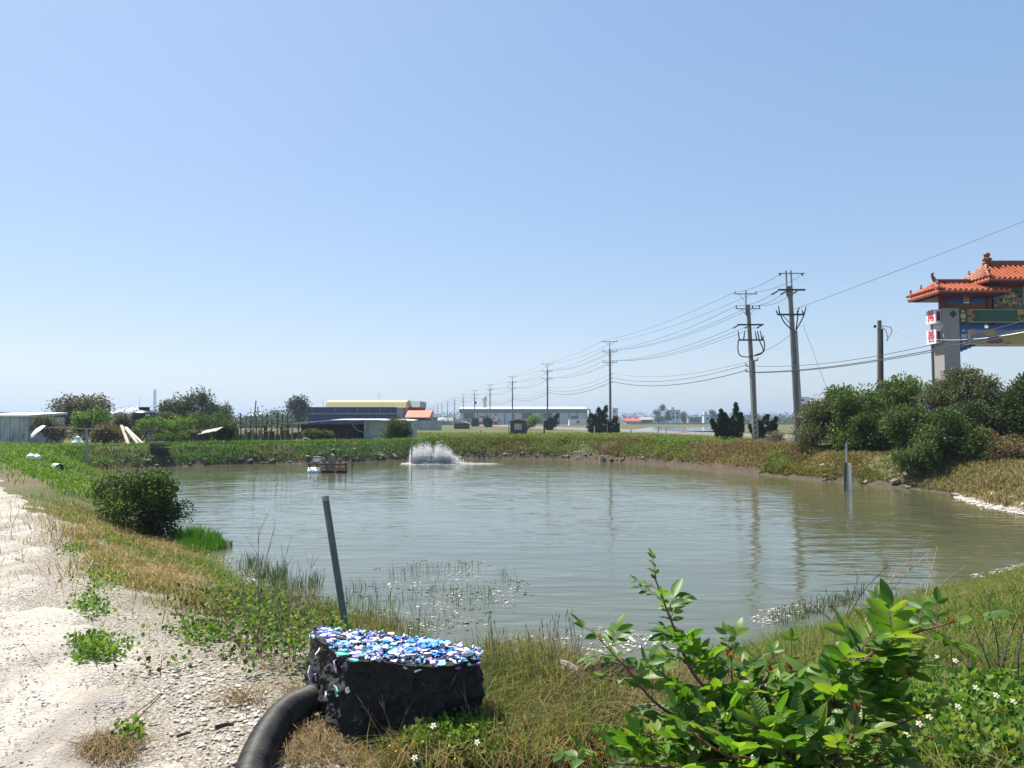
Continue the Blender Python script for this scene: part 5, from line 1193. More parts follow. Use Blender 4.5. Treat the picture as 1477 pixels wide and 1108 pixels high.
o.data = RM[0].copy(); o.data.materials[0] = MAT['white_box']
# grey dry pile and yellow pole by the leaning pole
bush('brush_pile', 'grey pile of dead brush right of the leaning pole', 'brush', gb(1116, 56), [E(1117, 633, 56, 14, 7)], 60, 20, .12, .14, 'twig_dry', twigs=120)
p, q = ground(1057, 641.5), ground(1101, 641)
tag(MB().tube([p+Vector((0, 0, .1)), q+Vector((0, 0, .16))], .05, 8).build('yellow_pole', pmat('yellow', (.62, .55, .22), (.5, .42, .15), .6, 4), origin=p), 'yellow pole lying on the bank below the leaning pole', 'pole')
# posts in the water at the right
g = empty('water_post', onz(1222, 708, 0), 'white plastic post and grey board standing in the water at the right bank', 'post'); p = onz(1222, 708, 0)-Vector((0, 0, .3))
MB().tube([p, at(1221, 639, p.y)], .032, 10).build('tall_pipe', 'pvc_grey', g, smooth=True)
MB().tube([p+Vector((.12, -.05, 0)), at(1225.5, 668, p.y-.05)], .05, 10).build('short_pipe', 'white_box', g, smooth=True); MB().tube([p+Vector((-.1, 0, 0)), at(1219, 667, p.y)], .04, 8).build('dark_stake', 'wood_dark', g)
g = empty('water_post', onz(868, 664, 0), 'small pale box standing in the water before the far middle bank', 'float'); p = onz(868, 665, 0)
MB().box(p+Vector((0, 0, .14)), (.24, .22, .26)).build('box_body', 'concrete', g); MB().box(p+Vector((0, 0, .30)), (.27, .25, .03)).build('box_lid', 'concrete', g)

# ------------------------------------------------------------------ aerator, splash, things in the pond
p = onz(480, 682, 0)
g = empty('paddle_aerator', p, 'idle rusty paddle wheel aerator frame floating left of the splash', 'aerator')
def A(px, py, dy=0): q = at(px, py, p.y+dy); return q
for dy, py in ((0, 681), (1.5, 664)):
    for i, (a, b) in enumerate(((453, 470), (472, 490), (492, 508))):
        q0, q1 = A(a, 0, dy), A(b, 0, dy); z = .06
        MB().tube([(q0.x, p.y+dy, z), (q0.x+.05, p.y+dy, z), (q1.x-.05, p.y+dy, z), (q1.x, p.y+dy, z)], [.05, .11, .11, .05], 10).build('float', 'white_plastic' if (i == 0) else 'rust', g, smooth=True)
for dy in (0, 1.5): MB().tube([(A(453, 0).x, p.y+dy, .42), (A(507, 0).x, p.y+dy, .40)], .035, 6).build('frame_rail', 'rust' if dy == 0 else 'wood_pale', g)
for px in (456, 466, 480, 497, 506): 
    for dy in (0, 1.5): MB().tube([(A(px, 0).x, p.y+dy, .05), (A(px, 0).x, p.y+dy, .42+(.3 if px == 506 else 0))], .03, 6).build('frame_post', 'wood_dark', g)
for px in (458, 482, 505): MB().tube([(A(px, 0).x, p.y, .44), (A(px, 0).x, p.y+1.5, .44)], .03, 6).build('cross_rail', 'wood_dark', g)
b = MB(); x = A(482, 0).x; b.prism([(x-.14, p.y+.5, .1), (x+.14, p.y+.5, .1), (x+.14, p.y+.5, .68), (x+.09, p.y+.5, .82), (x, p.y+.5, .87), (x-.09, p.y+.5, .82), (x-.14, p.y+.5, .68)], (0, .35, 0)); b.build('motor_cover', pmat('khaki', (.26, .23, .15), (.18, .16, .10), .7, 5), g)
MB().box((A(460, 0).x, p.y+.8, .6), (.3, .35, .16)).build('gear_box', 'white_plastic', g); MB().box((A(460, 0).x, p.y+.8, .72), (.34, .4, .05)).build('gear_lid', 'wood_old', g)
for px in (471, 494):
    xx = A(px, 0).x
    for k in range(6):
        a = k*math.pi/3; c = Vector((xx, p.y+.7, .36)); d = Vector((0, math.cos(a), math.sin(a)))
        MB().box(c+d*.22, (.14, .03, .26), rot=Matrix.Rotation(a-math.pi/2, 3, 'X')).build('paddle', 'rust' if k % 2 else 'wood_old', g)
tag(MB().tube([at(594, 672, 43.5), at(594, 636, 43.5)], .04, 8).build('pipe_stake', 'steel_grey', origin=onz(594, 672, 0)), 'thin grey stake standing in the water left of the splash', 'post')
# the running aerator is hidden in its own spray
sp = onz(622, 669, 0)
g = empty('paddle_aerator', sp, 'working aerator almost hidden inside the white splash', 'aerator')
for dy in (-.5, .5): MB().tube([sp+Vector((-.5, dy*.5, .02)), sp+Vector((.5, dy*.5, .02))], .06, 8).build('float', 'white_plastic', g, smooth=True)
for k in range(6): a = k*math.pi/3; MB().box(sp+Vector((0, .2*math.cos(a), .2+.2*math.sin(a))), (.5, .03, .2), rot=Matrix.Rotation(a-math.pi/2, 3, 'X')).build('paddle', 'white_plastic', g)
m, nt, N, L, P = nodes('spray'); P.inputs['Base Color'].default_value = (.98, .98, .98, 1); P.inputs['Roughness'].default_value = .35
tr = N.new('ShaderNodeBsdfTranslucent'); tr.inputs[0].default_value = (.98, .98, .98, 1); ms = N.new('ShaderNodeMixShader'); ms.inputs[0].default_value = .8
L.new(P.outputs[0], ms.inputs[1]); L.new(tr.outputs[0], ms.inputs[2]); L.new(ms.outputs[0], N['Material Output'].inputs[0]); MAT['spray'] = m
n = 36000; jr = np.random.default_rng(4)
sx = np.concatenate([rng.uniform(-1.1, 1.2, n*2//3), rng.normal(.2, .8, n-n*2//3)]); yk = rng.integers(0, 12, n)
top = 1.02*np.sqrt(np.clip(1-((sx+.05)/np.where(sx < -.05, 1.25, 2.0))**2, 0, 1))**np.where(sx < 0, .8, 1.6)
top = top*(.4 + 1.15*fbm(sx*8+9, yk*3.7, 5, 3))
zf = np.where(rng.random(n) < .45, rng.random(n)**3, rng.random(n)**1.2)*np.where(rng.random(n) < .1, rng.uniform(1, 1.45, n), 1); yy = (yk-5.5)*.045 + rng.normal(0, .04, n)
X = np.column_stack([sx - .22*zf*top*(sx < .2), yy, zf*top + .008]) + rng.normal(size=(n, 3))*(.02+.05*zf[:, None])
X = X[(X[:, 2] > .01) & (X[:, 2] < 1.6) & (sx > -1.35)]
O_V = np.array([(1, 0, 0), (-1, 0, 0), (0, 1, 0), (0, -1, 0), (0, 0, 1.2), (0, 0, -1.2)]); O_F = np.array([(0, 2, 4), (2, 1, 4), (1, 3, 4), (3, 0, 4), (2, 0, 5), (1, 2, 5), (3, 1, 5), (0, 3, 5)])
sc = .004 + .016*rng.random(len(X))**3 + .008*(X[:, 2] < .5)*rng.random(len(X))
V1 = inst(O_V, O_F, X + np.array(sp), basis(rng.normal(size=X.shape)), sc)
m_ = 40; Y = np.column_stack([np.clip(rng.normal(.15, .62, m_), -1.2, 2.0), rng.normal(0, .42, m_), np.zeros(m_)]); hh = .5*np.exp(-((Y[:, 0]+.2)/.75)**2)*np.clip(1-(Y[:, 1]/.9)**2, 0, 1)
Y[:, 2] = rng.random(m_)*hh*(.7+.6*rng.random(m_)) + .01
V2 = inst(O_V, O_F, Y + np.array(sp), basis(rng.normal(size=Y.shape)), .015 + .03*rng.random(m_)**2)
m_ = 4200; u = rng.random(m_); Q = np.column_stack([-1.4 + 5.2*u**1.3 + rng.normal(0, .2, m_), rng.normal(0, 1, m_)*(.25+.35*rng.random(m_)), np.full(m_, .012)])
V3 = inst(O_V*np.array([1, 1, .12]), O_F, Q + np.array(sp), basis(np.column_stack([rng.normal(size=(m_, 2)), np.zeros(m_)]), np.tile([0, 0, 1.], (m_, 1))), (.02 + .07*rng.random(m_)**2)*(1.2-.8*u))
Vj, Fj = join([V1, V2, V3]); o = link('water_splash', mesh_np('water_splash', Vj, Fj, True), 'spray', origin=sp); tag(o, 'white burst of spray thrown up by the aerator in the pond', 'splash', kind='stuff')

def flakes(name, label, pts, s0, s1, mat, cat='debris', flat=.16):
    n = len(pts); ang = np.arange(6)*np.pi/3; T = np.column_stack([np.cos(ang), np.sin(ang)*.62, np.zeros(6)]); T = np.concatenate([T, T*.9+np.array([0, 0, flat])])
    F = np.array([(i, (i+1) % 6, 6+(i+1) % 6, 6+i) for i in range(6)]); F2 = np.array([(6, 7, 8, 9), (6, 9, 10, 11)])
    d = np.column_stack([rng.normal(size=(n, 2)), rng.normal(0, .08, n)]); Rm = basis(d, np.tile([0, 0, 1.], (n, 1)) + rng.normal(0, .1, (n, 3)))
    sc3 = np.column_stack([(sc := s0+(s1-s0)*rng.random(n)**2.2)*rng.uniform(.5, 1.3, n), sc*rng.uniform(.5, 1.3, n), sc*.6])
    V = np.einsum('nij,nkj->nki', Rm, T[None]*sc3[:, None, :]*rng.uniform(.75, 1.2, (n, 12, 1))) + pts[:, None, :]
    k = (np.arange(n)*12)[:, None, None]; o = link(name, mesh_np(name, V.reshape(-1, 3), [(F[None]+k).reshape(-1, 4), (F2[None]+k).reshape(-1, 4)]), mat); return tag(o, label, cat, kind='stuff')
leafmat('shell_bits', [(.26, .22, .18), (.44, .40, .35), (.56, .53, .49), (.34, .27, .20)], .05, .8)
leafmat('gravel_bits', [(.12, .105, .09), (.22, .20, .17), (.34, .31, .27), (.44, .41, .37)], .02, .9)
def on_water(poly, n, z=.004):
    Q = np.array([tuple(onz(a, b, 0))[:2] for a, b in poly]); lo, hi = Q.min(0), Q.max(0); got = []; t = 0
    while t < n:
        q = rng.uniform(lo, hi, (n*4, 2)); q = q[(sdist(q[:, 0], q[:, 1], Q) < 0)]; got.append(q); t += len(q)
    q = np.concatenate(got)[:n]; return np.column_stack([q, np.full(n, z)])
def clumpy(P, sc, seed, lo=.45, hi=.65): return thin(P, sc, seed, lo, hi)
leafmat('algae', [(.012, .014, .008), (.022, .026, .014), (.03, .026, .016)], .05, .5)
for lab, poly, n_ in (('dark floating weed mats among the reeds behind the foam block', [(480, 855), (560, 808), (700, 805), (780, 850), (710, 910), (560, 922)], 900), ('dark floating weed mats at the near right shore', [(1080, 885), (1180, 862), (1260, 850), (1210, 880), (1100, 908)], 300)):
    flakes('floating_weed', lab, clumpy(on_water(poly, n_, .002), 1.2, 96, .45), .008, .045, 'algae', 'water weed', .02)
flakes('floating_debris', 'pale scraps floating among the reeds behind the foam block', clumpy(on_water([(490, 850), (560, 812), (700, 808), (770, 850), (700, 905), (560, 915)], 1800), 1.3, 91), .005, .032, 'shell_bits')
flakes('floating_debris', 'pale scraps floating along the near shore in the middle', clumpy(on_water([(690, 930), (860, 890), (1000, 890), (980, 945), (800, 962)], 1000), 1.4, 92), .006, .045, 'shell_bits')
flakes('floating_debris', 'pale scraps floating near the shore below the pole reflections', clumpy(on_water([(1070, 885), (1180, 865), (1210, 868), (1100, 905)], 420), 1.3, 93, .4), .005, .03, 'shell_bits')
flakes('floating_debris', 'pale scraps floating at the left shore by the reeds', clumpy(on_water([(265, 790), (330, 800), (420, 850), (460, 890), (380, 860)], 400), 1.4, 94, .4), .008, .045, 'shell_bits')
flakes('floating_debris', 'pale scraps floating at the right edge of the pond', on_water([(1395, 830), (1490, 810), (1490, 818), (1405, 836)], 150), .008, .05, 'shell_bits')
P = on_water([(1375, 716), (1420, 733), (1500, 747), (1500, 738), (1430, 722)], 2200); P[:, 2] = np.maximum(.01, H(P[:, 0], P[:, 1])+.01)
flakes('shell_bank', 'bank of white broken shells on the right shore', P, .03, .12, 'shell_bits', 'shells')
# reeds standing in the water
def reeds(poly, n, h, w, mat, label, lo=None, lean=.18):
    P = on_water(poly, n, -.03)
    if lo: P = thin(P, 1.8, 33, lo, lo+.2)
    return gr('water_reeds', label, P, h, w, mat, lean, .15)
reeds([(245, 775), (268, 768), (318, 776), (326, 792), (290, 800), (258, 798)], 1900, .26, .014, 'grass_lush', 'bright green clump of reeds in the water beside the shrub')
reeds([(318, 782), (335, 783), (335, 792), (318, 795)], 120, .16, .01, 'reed', 'thin reeds right of the bright clump')
reeds([(325, 815), (370, 812), (460, 838), (470, 860), (400, 850)], 900, .24, .01, 'reed', 'thin green reeds in the shallow water by the dry stalks', .35)
reeds([(490, 850), (600, 815), (720, 815), (760, 850), (700, 905), (560, 915), (500, 900)], 900, .2, .007, 'reed', 'sparse thin reeds among the floating scraps', .42)
reeds([(430, 880), (560, 900), (640, 930), (560, 935), (470, 915)], 800, .26, .008, 'grass_mix', 'straggly reeds along the shore behind the foam block')
reeds([(1110, 890), (1200, 862), (1260, 850), (1200, 885), (1120, 905)], 420, .16, .008, 'reed', 'short dark reeds at the near right shore')

# ------------------------------------------------------------------ near ground: grass, weeds, gravel
def zg(name, label, poly, n, h, w, mat, lean=.35, curl=.35, sc=None, seed=0, lo=.45, hi=.62):
    P = zone(poly, n)
    if sc: P = thin(P, sc, seed, lo, hi)
    return gr(name, label, P, h, w, mat, lean, curl)
def zw(name, label, poly, n, sig, per, size, mat, up, sc=None, seed=0, lo=.45, hi=.62, TV=LEAF_W):
    P = zone(poly, n)
    if sc: P = thin(P, sc, seed, lo, hi)
    P[:, 2] += up*rng.uniform(.3, 1.1, len(P)); return mounds(name, label, P, sig, per, size, mat, TV)
LEFTW = [(-30, 642), (95, 648), (120, 672), (190, 708), (175, 730), (140, 724), (95, 718), (70, 704), (35, 682), (-10, 664)]
zw('path_weeds', 'lush leafy weeds between the path and the left pond corner', LEFTW, 1700, .11, 22, .07, 'leaf_weed', .13, .5, 5, .3, .5)
zg('path_grass', 'green grass among the weeds left of the pond', LEFTW, 14000, .32, .02, 'grass_green')
zg('path_grass', 'dark tufts of grass on the corner bank of the pond', [(100, 660), (140, 655), (180, 675), (240, 720), (215, 735), (150, 690)], 4000, .28, .016, 'grass_mix')
DRYZ = [(105, 752), (150, 745), (205, 770), (262, 790), (330, 845), (320, 890), (262, 872), (230, 880), (175, 845), (125, 805), (95, 765)]
zg('dry_grass', 'golden dry grass on the bank beside the gravel path', DRYZ, 13000, .22, .009, 'grass_dry', .5, .5, .9, 12, .42, .58)
zw('path_weeds', 'green weeds growing through the golden bank grass', DRYZ, 900, .05, 12, .035, 'leaf_weed', .06, 1.0, 63, .5, .62)
zg('path_grass', 'green grass mixed into the golden bank beside the path', DRYZ, 9000, .18, .008, 'grass_mix', .45, .4, 1.1, 15, .38, .56)
zg('path_grass', 'short green grass and weeds on the upper path edge', [(60, 715), (100, 716), (165, 735), (150, 748), (100, 755), (80, 742)], 4200, .16, .009, 'grass_mix', .5, .4, .8, 16, .35, .55)
zg('path_grass', 'short green grass along the left waterline', [(255, 800), (300, 812), (350, 848), (440, 895), (420, 905), (330, 862), (270, 822)], 5200, .2, .008, 'grass_green', .4, .4)
for i, (cx, cy, rx, ry, n) in enumerate(((175, 812, 34, 12, 60), (150, 840, 30, 16, 60), (130, 880, 22, 12, 36), (145, 945, 34, 18, 80), (205, 812, 30, 10, 40), (185, 1070, 12, 7, 14), (120, 935, 20, 10, 20), (290, 920, 34, 16, 60), (255, 800, 30, 9, 50), (105, 795, 18, 7, 24))):
    zw('path_weeds', 'low green weed patch number'.replace(' number', '') + ' ' + ['below the golden grass edge', 'at the inner path edge', 'on the pale gravel', 'largest on the gravel', 'under the golden grass', 'tiny in the dry litter', 'small left of the largest', 'at the foot of the dry stalks', 'near the shrub foot', 'at the upper path edge'][i],
       [(cx-rx, cy), (cx-rx*.5, cy-ry), (cx+rx*.6, cy-ry), (cx+rx, cy), (cx+rx*.4, cy+ry), (cx-rx*.6, cy+ry)], n, .04, 13, .034, 'leaf_weed', .035, 9, 7, .2, .45)
LW = [(275, 905), (330, 865), (400, 858), (470, 880), (490, 905), (450, 925), (440, 975), (380, 968), (320, 940)]
zw('leafy_weeds', 'leafy green weed thicket left of the foam block', LW, 260, .055, 20, .036, 'leaf_weed', .2, 2.2, 3, .3, .55)
zw('leafy_weeds', 'darker leaves inside the weed thicket left of the foam block', LW, 300, .07, 20, .036, 'leaf_bush', .12)
zg('dry_grass', 'dry straw stems poking through the weed thicket', LW, 1600, .3, .005, 'grass_brown', .4, .3)
zg('dry_grass', 'brown straw under the weed thicket left of the block', [(225, 965), (300, 940), (440, 965), (430, 1020), (330, 1010), (240, 1000)], 4200, .10, .004, 'grass_brown', 1.5, .6, 2.0, 61, .35, .6)
zg('dry_litter', 'dry straw and twigs littering the gravel', [(60, 1108), (110, 1060), (190, 1055), (200, 1090), (350, 1000), (420, 1040), (360, 1108)], 2600, .14, .004, 'grass_brown', 1.5, .5, 1.6, 18, .45, .6)
zg('dry_litter', 'dry straw tuft at the bottom of the gravel path', [(92, 1085), (150, 1066), (200, 1075), (195, 1100), (120, 1108)], 900, .09, .004, 'grass_brown', 1.5, .6, 4, 62, .3, .6)
zg('dry_litter', 'dry straw scattered beside the black hose', [(400, 1060), (470, 1050), (560, 1075), (600, 1108), (400, 1108)], 1500, .1, .004, 'grass_brown', 1.4, .5)
MIDG = [(560, 1120), (610, 1085), (670, 1072), (712, 1030), (700, 965), (760, 958), (830, 990), (880, 1040), (860, 1108)]
zg('tall_grass', 'tall green and straw grass right of the foam block', MIDG, 9000, .27, .0055, 'grass_mix', .4, .45)
zg('tall_grass', 'brown dead grass right of the foam block', MIDG, 7500, .22, .005, 'grass_brown', .6, .5)
zg('tall_grass', 'fresh green grass tuft beside the foam block', [(690, 1000), (720, 985), (780, 985), (800, 1020), (740, 1050), (690, 1040)], 4200, .22, .005, 'grass_green', .35, .45)
zw('leafy_weeds', 'low yellow green weeds in front of the foam block', [(590, 1115), (620, 1082), (670, 1072), (710, 1075), (700, 1115)], 170, .05, 22, .03, 'leaf_weed', .1)
SHZ = [(700, 990), (760, 985), (880, 995), (1010, 965), (1130, 935), (1200, 915), (1240, 965), (1100, 1080), (900, 1090), (820, 1060)]
zg('tall_grass', 'brown dead grass on the bank behind the shrub', SHZ, 8000, .14, .006, 'grass_brown', .6, .5)
zg('tall_grass', 'green grass on the bank behind the shrub', SHZ, 8000, .14, .006, 'grass_mix', .45, .45, 1.2, 44, .38, .55)
zg('tall_grass', 'fresh grass tufts at the shore behind the shrub', [(1000, 960), (1130, 920), (1220, 905), (1230, 950), (1080, 1000)], 4500, .2, .006, 'grass_green', .4, .4)
RG = [(1120, 935), (1240, 893), (1330, 862), (1420, 838), (1500, 820), (1560, 840), (1560, 1000), (1400, 960), (1250, 935)]
zg('bank_grass', 'fresh green grass on the near right bank', RG, 34000, .13, .008, 'grass_green', .4, .45, .5, 27, .25, .5)
zg('bank_grass', 'lush tufts of grass on the near right bank', RG, 12000, .18, .008, 'grass_green', .4, .4, .9, 25, .4, .6)
zg('bank_grass', 'straw and dead stems through the near right bank', RG, 24000, .16, .007, 'grass_mix', .6, .4, .7, 28, .3, .5)
zg('bank_grass', 'brown worn patches of grass on the near right bank', RG, 9000, .12, .007, 'grass_brown', .8, .5, .6, 29, .45, .62)
RF = [(1180, 960), (1300, 935), (1477, 950), (1560, 1000), (1560, 1180), (1200, 1180), (1000, 1180), (900, 1130), (1000, 1020)]
zg('tall_grass', 'green grass in the bottom right corner', RF, 15000, .19, .0055, 'grass_green', .45, .45)
zg('tall_grass', 'straw coloured grass in the bottom right corner', RF, 5000, .24, .005, 'grass_mix', .5, .5)
zw('leafy_weeds', 'bright leafy weeds in the bottom right corner', [(1230, 1108), (1290, 1040), (1400, 1020), (1540, 1020), (1540, 1150), (1230, 1150)], 620, .055, 18, .044, 'leaf_weed', .13)
zg('dry_grass', 'dead stalks among the right corner weeds', RF, 1100, .3, .004, 'grass_brown', .7, .3)
# loose gravel and shells
P = zone([(-40, 1150), (-40, 760), (60, 740), (110, 800), (250, 930), (360, 985), (440, 1060), (480, 1150)], 11000); P = P[(path_d(P[:, 0], P[:, 1]) > -3.0)]
d_ = path_d(P[:, 0], P[:, 1]); P[:, 2] = H(P[:, 0], P[:, 1]) + np.where(d_ < -.3, .022, .004)
flakes('loose_gravel', 'loose crushed shell gravel strewn over the path side', P, .003, .012, 'gravel_bits', 'gravel', .5)
P = zone([(240, 940), (360, 975), (440, 1060), (600, 1080), (560, 1140), (330, 1140), (230, 1000)], 1500); P[:, 2] += .006
flakes('loose_gravel', 'white shell pieces around the hose and foam block', P, .004, .024, 'shell_bits', 'gravel', .3)

# ------------------------------------------------------------------ foam block, hose, stake, scrap
from mathutils import noise as mnoise
def foam_block():
    zt, zb = 1.30, .86
    T = [onz(a, b, zt) for a, b in ((445, 908), (470, 932), (498, 952), (560, 958), (640, 963), (700, 951), (693, 936), (570, 917))]
    c0 = sum(T, Vector())/len(T); g = empty('foam_block', (c0.x, c0.y, .9), 'broken dark foam float block with blue and purple flakes on top, in the foreground', 'foam block')
    poly = []
    for i in range(len(T)):
        a, b = T[i], T[(i+1) % len(T)]; k = max(2, int((b-a).length/.018))
        poly += [a.lerp(b, j/k) for j in range(k)]
    n = len(poly); L_ = 26; V = []; rr = random.Random(2); off = [rr.uniform(-.014, .014) for _ in range(L_)]
    for l in range(L_):
        t = l/(L_-1); z = zb+(zt-zb)*t
        for p in poly:
            d = (p-c0); d.z = 0; d.normalize(); q = Vector((p.x, p.y, z))
            bul = .012*math.sin(t*3.1) - .03*(1-t)*(1 if d.x > -.3 else 0) + .03*(1-t)*(1 if d.x < -.6 else 0)
            nz_ = mnoise.noise(q*9)*.035 + mnoise.noise(q*26)*.022 + abs(mnoise.noise(Vector((q.x*14, q.y*14, q.z*60))))*.02 + mnoise.noise(q*60)*.008
            V.append(q + d*(bul + off[l] + nz_ - .02))
    F = [(l*n+i, l*n+(i+1) % n, (l+1)*n+(i+1) % n, (l+1)*n+i) for l in range(L_-1) for i in range(n)]
    prev = (L_-1)*n; K = 9
    for k in range(1, K+1):
        f = 1-k/K*.97; b = len(V)
        for i in range(n):
            q = c0.lerp(V[(L_-1)*n+i], f); q.z = zt + mnoise.noise(q*20)*.014 + mnoise.noise(q*55)*.008; V.append(q)
        F += [(prev+i, prev+(i+1) % n, b+(i+1) % n, b+i) for i in range(n)]; prev = b
    F.append(tuple(prev+i for i in range(n)))
    mb = MB(); mb.v = [tuple(v) for v in V]; mb.f = F
    m, nt, N, L, P = nodes('foam_core'); P.inputs['Roughness'].default_value = .85; tc = N.new('ShaderNodeTexCoord'); src = tc.outputs['Object']
    c = ramp_between(N, L, nz(N, L, src, 30, 5), (.006, .0058, .0058), (.018, .017, .0165))
    c = ramp_between(N, L, nz(N, L, src, 9, 5, .66, .74), c, (.10, .097, .095)); c = ramp_between(N, L, nz(N, L, src, 14, 4, .74, .77), c, (.4, .4, .4))
    L.new(c, P.inputs['Base Color']); b = N.new('ShaderNodeBump'); b.inputs['Strength'].default_value = .9; b.inputs['Distance'].default_value = .012
    L.new(nz(N, L, src, 70, 5, 0, 1), b.inputs['Height']); L.new(b.outputs[0], P.inputs['Normal']); MAT['foam_core'] = m
    mb.build('block_body', 'foam_core', g)
    cs = {'foam_blue': (.03, .26, .68), 'foam_sky': (.22, .52, .82), 'foam_white': (.80, .80, .83), 'foam_purple': (.30, .17, .55), 'foam_mint': (.16, .62, .48), 'foam_lilac': (.60, .50, .74), 'foam_black': (.03, .03, .035)}
    for k, v in cs.items(): pmat(k, v, tuple(x*.75 for x in v), .7, 14, bump=.4, bscale=60)
    TP = np.array([(p.x, p.y) for p in poly]); lo, hi = TP.min(0), TP.max(0); rr = random.Random(9); k = 0; names = list(cs)
    wts = [3.5, 3.5, 8, 2.2, .3, 3, 1.6]
    while k < 290:
        x, y = rr.uniform(lo[0], hi[0]), rr.uniform(lo[1]-.02, hi[1]); s = float(sdist(np.array([x]), np.array([y]), TP)[0])
        if s > -.008: continue
        mt = rr.choices(names, wts)[0]; r = rr.uniform(.008, .03)*(1 if s < -.04 else .7)
        if k < 7: x, y = onz(rr.uniform(495, 545), rr.uniform(935, 958), zt)[:2]; mt = 'foam_mint'
        m = rr.randint(6, 9); z = zt + rr.uniform(.002, .02) - (.03 if s > -.015 else 0); tilt = Matrix.Rotation(rr.uniform(-.22, .22), 3, 'X') @ Matrix.Rotation(rr.uniform(-.22, .22), 3, 'Y')
        if s > -.02 and rr.random() < .5: tilt = Matrix.Rotation(rr.uniform(.3, 1.1), 3, 'X') @ tilt
        pl = [Vector((x, y, z)) + tilt @ Vector((r*rr.uniform(.6, 1.3)*math.cos(6.283*j/m)*1.25, r*rr.uniform(.6, 1.3)*math.sin(6.283*j/m), rr.uniform(-.004, .004))) for j in range(m)]
        MB().prism(pl, tilt @ Vector((0, 0, rr.uniform(.003, .008)))).build('foam_flake', mt, g); k += 1
    sc = {q: MB() for q in ('foam_white', 'foam_sky', 'foam_purple', 'foam_black', 'foam_blue')}
    for j in range(900):                                      # small crumbs between the flakes, too small to pick apart
        x, y = rr.uniform(lo[0], hi[0]), rr.uniform(lo[1], hi[1])
        if float(sdist(np.array([x]), np.array([y]), TP)[0]) > .004: continue
        M = Matrix.Rotation(rr.uniform(-1, 1), 3, 'X') @ Matrix.Rotation(rr.uniform(-1, 1), 3, 'Y'); r = rr.uniform(.004, .012); z = zt+rr.uniform(.002, .024)
        sc[rr.choice(list(sc))].prism([Vector((x, y, z)) + M @ Vector((r*rr.uniform(.6, 1.5)*math.cos(6.283*q/5), r*rr.uniform(.6, 1.5)*math.sin(6.283*q/5), rr.uniform(-.3, .3)*r)) for q in range(5)], M @ Vector((0, 0, .004)))
    for q, b in sc.items(): b.build('foam_crumbs', q, g)['kind'] = 'stuff'
    for j in range(60):                                       # torn pale scraps on the sides
        i = rr.randrange(n); l = rr.randint(2, L_-3); p = V[l*n+i]; d = (p-c0); d.z = 0; d.normalize(); left = d.x < -.55
        if not left: continue
        tn = d.cross(Vector((0, 0, 1))); m = 7; r = rr.uniform(.012, .04)
        pl = [p+d*.004 + tn*(r*rr.uniform(.5, 1.3)*math.cos(6.283*q/m)) + Vector((0, 0, 1))*(r*rr.uniform(.5, 1.4)*math.sin(6.283*q/m)) + d*rr.uniform(-.006, .012) for q in range(m)]
        MB().prism(pl, d*.006).build('foam_flake', rr.choice(['foam_white', 'foam_white', 'foam_lilac', 'foam_blue', 'foam_mint', 'foam_white']), g)
foam_block()
def corrugated(name, label, pts, r, mat, pitch=.011, rib=.09):
    C = catm(pts, 40); P = [C[0]]; acc = 0
    for a, b in zip(C, C[1:]):
        acc += (b-a).length
        if acc >= pitch/2: P.append(b); acc = 0
    g = empty(name, P[0], label, 'hose'); rs = [r*(1+(rib if i % 2 else 0)) for i in range(len(P))]
    MB().tube(P, rs, 32, cap=True).build('hose_wall', mat, g, smooth=True)
    MB().tube([P[-1]-(P[-1]-P[-3])*.4, P[-1]+(P[-1]-P[-3])*.3], r*1.14, 22).build('end_collar', mat, g, smooth=True); return g
corrugated('corrugated_hose', 'thick black corrugated hose bending beside the foam block', [at(335, 1330, 2.7), at(348, 1180, 3.05), at(366, 1105, 3.4), at(388, 1058, 3.7), at(415, 1026, 3.95), at(450, 1008, 4.15)], .07, 'black_plastic', .02, .1)
pmat('hose_grey', (.30, .29, .28), (.20, .195, .19), .6, 8)
corrugated('corrugated_hose', 'grey corrugated hose lying half hidden behind the leafy shrub', [at(790, 1010, 4.4), at(880, 1035, 4.1), at(1000, 1030, 4.0), at(1130, 1045, 3.9), at(1240, 1080, 3.8)], .06, 'hose_grey', .02, .09)
p = ground(503, 925); p = at(501.5, 925, 6.6)
g = empty('metal_stake', (p.x, p.y, gz(p.x, p.y)), 'grey green pipe stake leaning upright behind the foam block', 'stake'); tp = at(469, 716.5, 6.75)
MB().tube([p-(tp-p)*.25, tp], .03, 14, cap=False).build('pipe', 'stake_grey' if 'stake_grey' in MAT else pmat('stake_grey', (.085, .11, .10), (.17, .18, .165), .6, 5, stretch=(5, 5, 1.2), contrast=(.45, .75)), g, smooth=True)
MB().tube([tp-(tp-p)*.03, tp+(tp-p)*.003], [.0315, .0315], 14).build('rim', 'steel_grey', g, smooth=True)
# rusty torn sheet
g = empty('rusty_sheet', ground(840, 1000), 'rusty torn metal sheet standing in the dead grass behind the shrub', 'metal sheet')
b = MB(); rr = random.Random(12); n = 26; V = []
for i in range(n+1):
    t = i/n; px = 742+t*215; d = 4.6-.3*math.sin(t*3.0)+.08*math.sin(t*11); topy = 978-24*math.sin(min(1, t*1.6)*1.57)+5*math.sin(t*17)+rr.uniform(-4, 4)+(10*max(0, t-.75)*2)
    V.append((at(px, topy, d), at(px+rr.uniform(-3, 3), 1052, d-.12)))
vs = []; 
for dy in (0, .02):
    for a, c in V:
        for k in range(5): q = a.lerp(c, k/4); q.y += dy - .1*math.sin(k/4*3.1); vs.append(q)
m = (n+1)*5; fs = []
for i in range(n):
    for k in range(4):
        a = i*5+k; fs += [(a, a+5, a+6, a+1), (m+a, m+a+1, m+a+6, m+a+5)]
    fs += [(i*5, m+i*5, m+i*5+5, i*5+5), (i*5+4, i*5+9, m+i*5+9, m+i*5+4)]
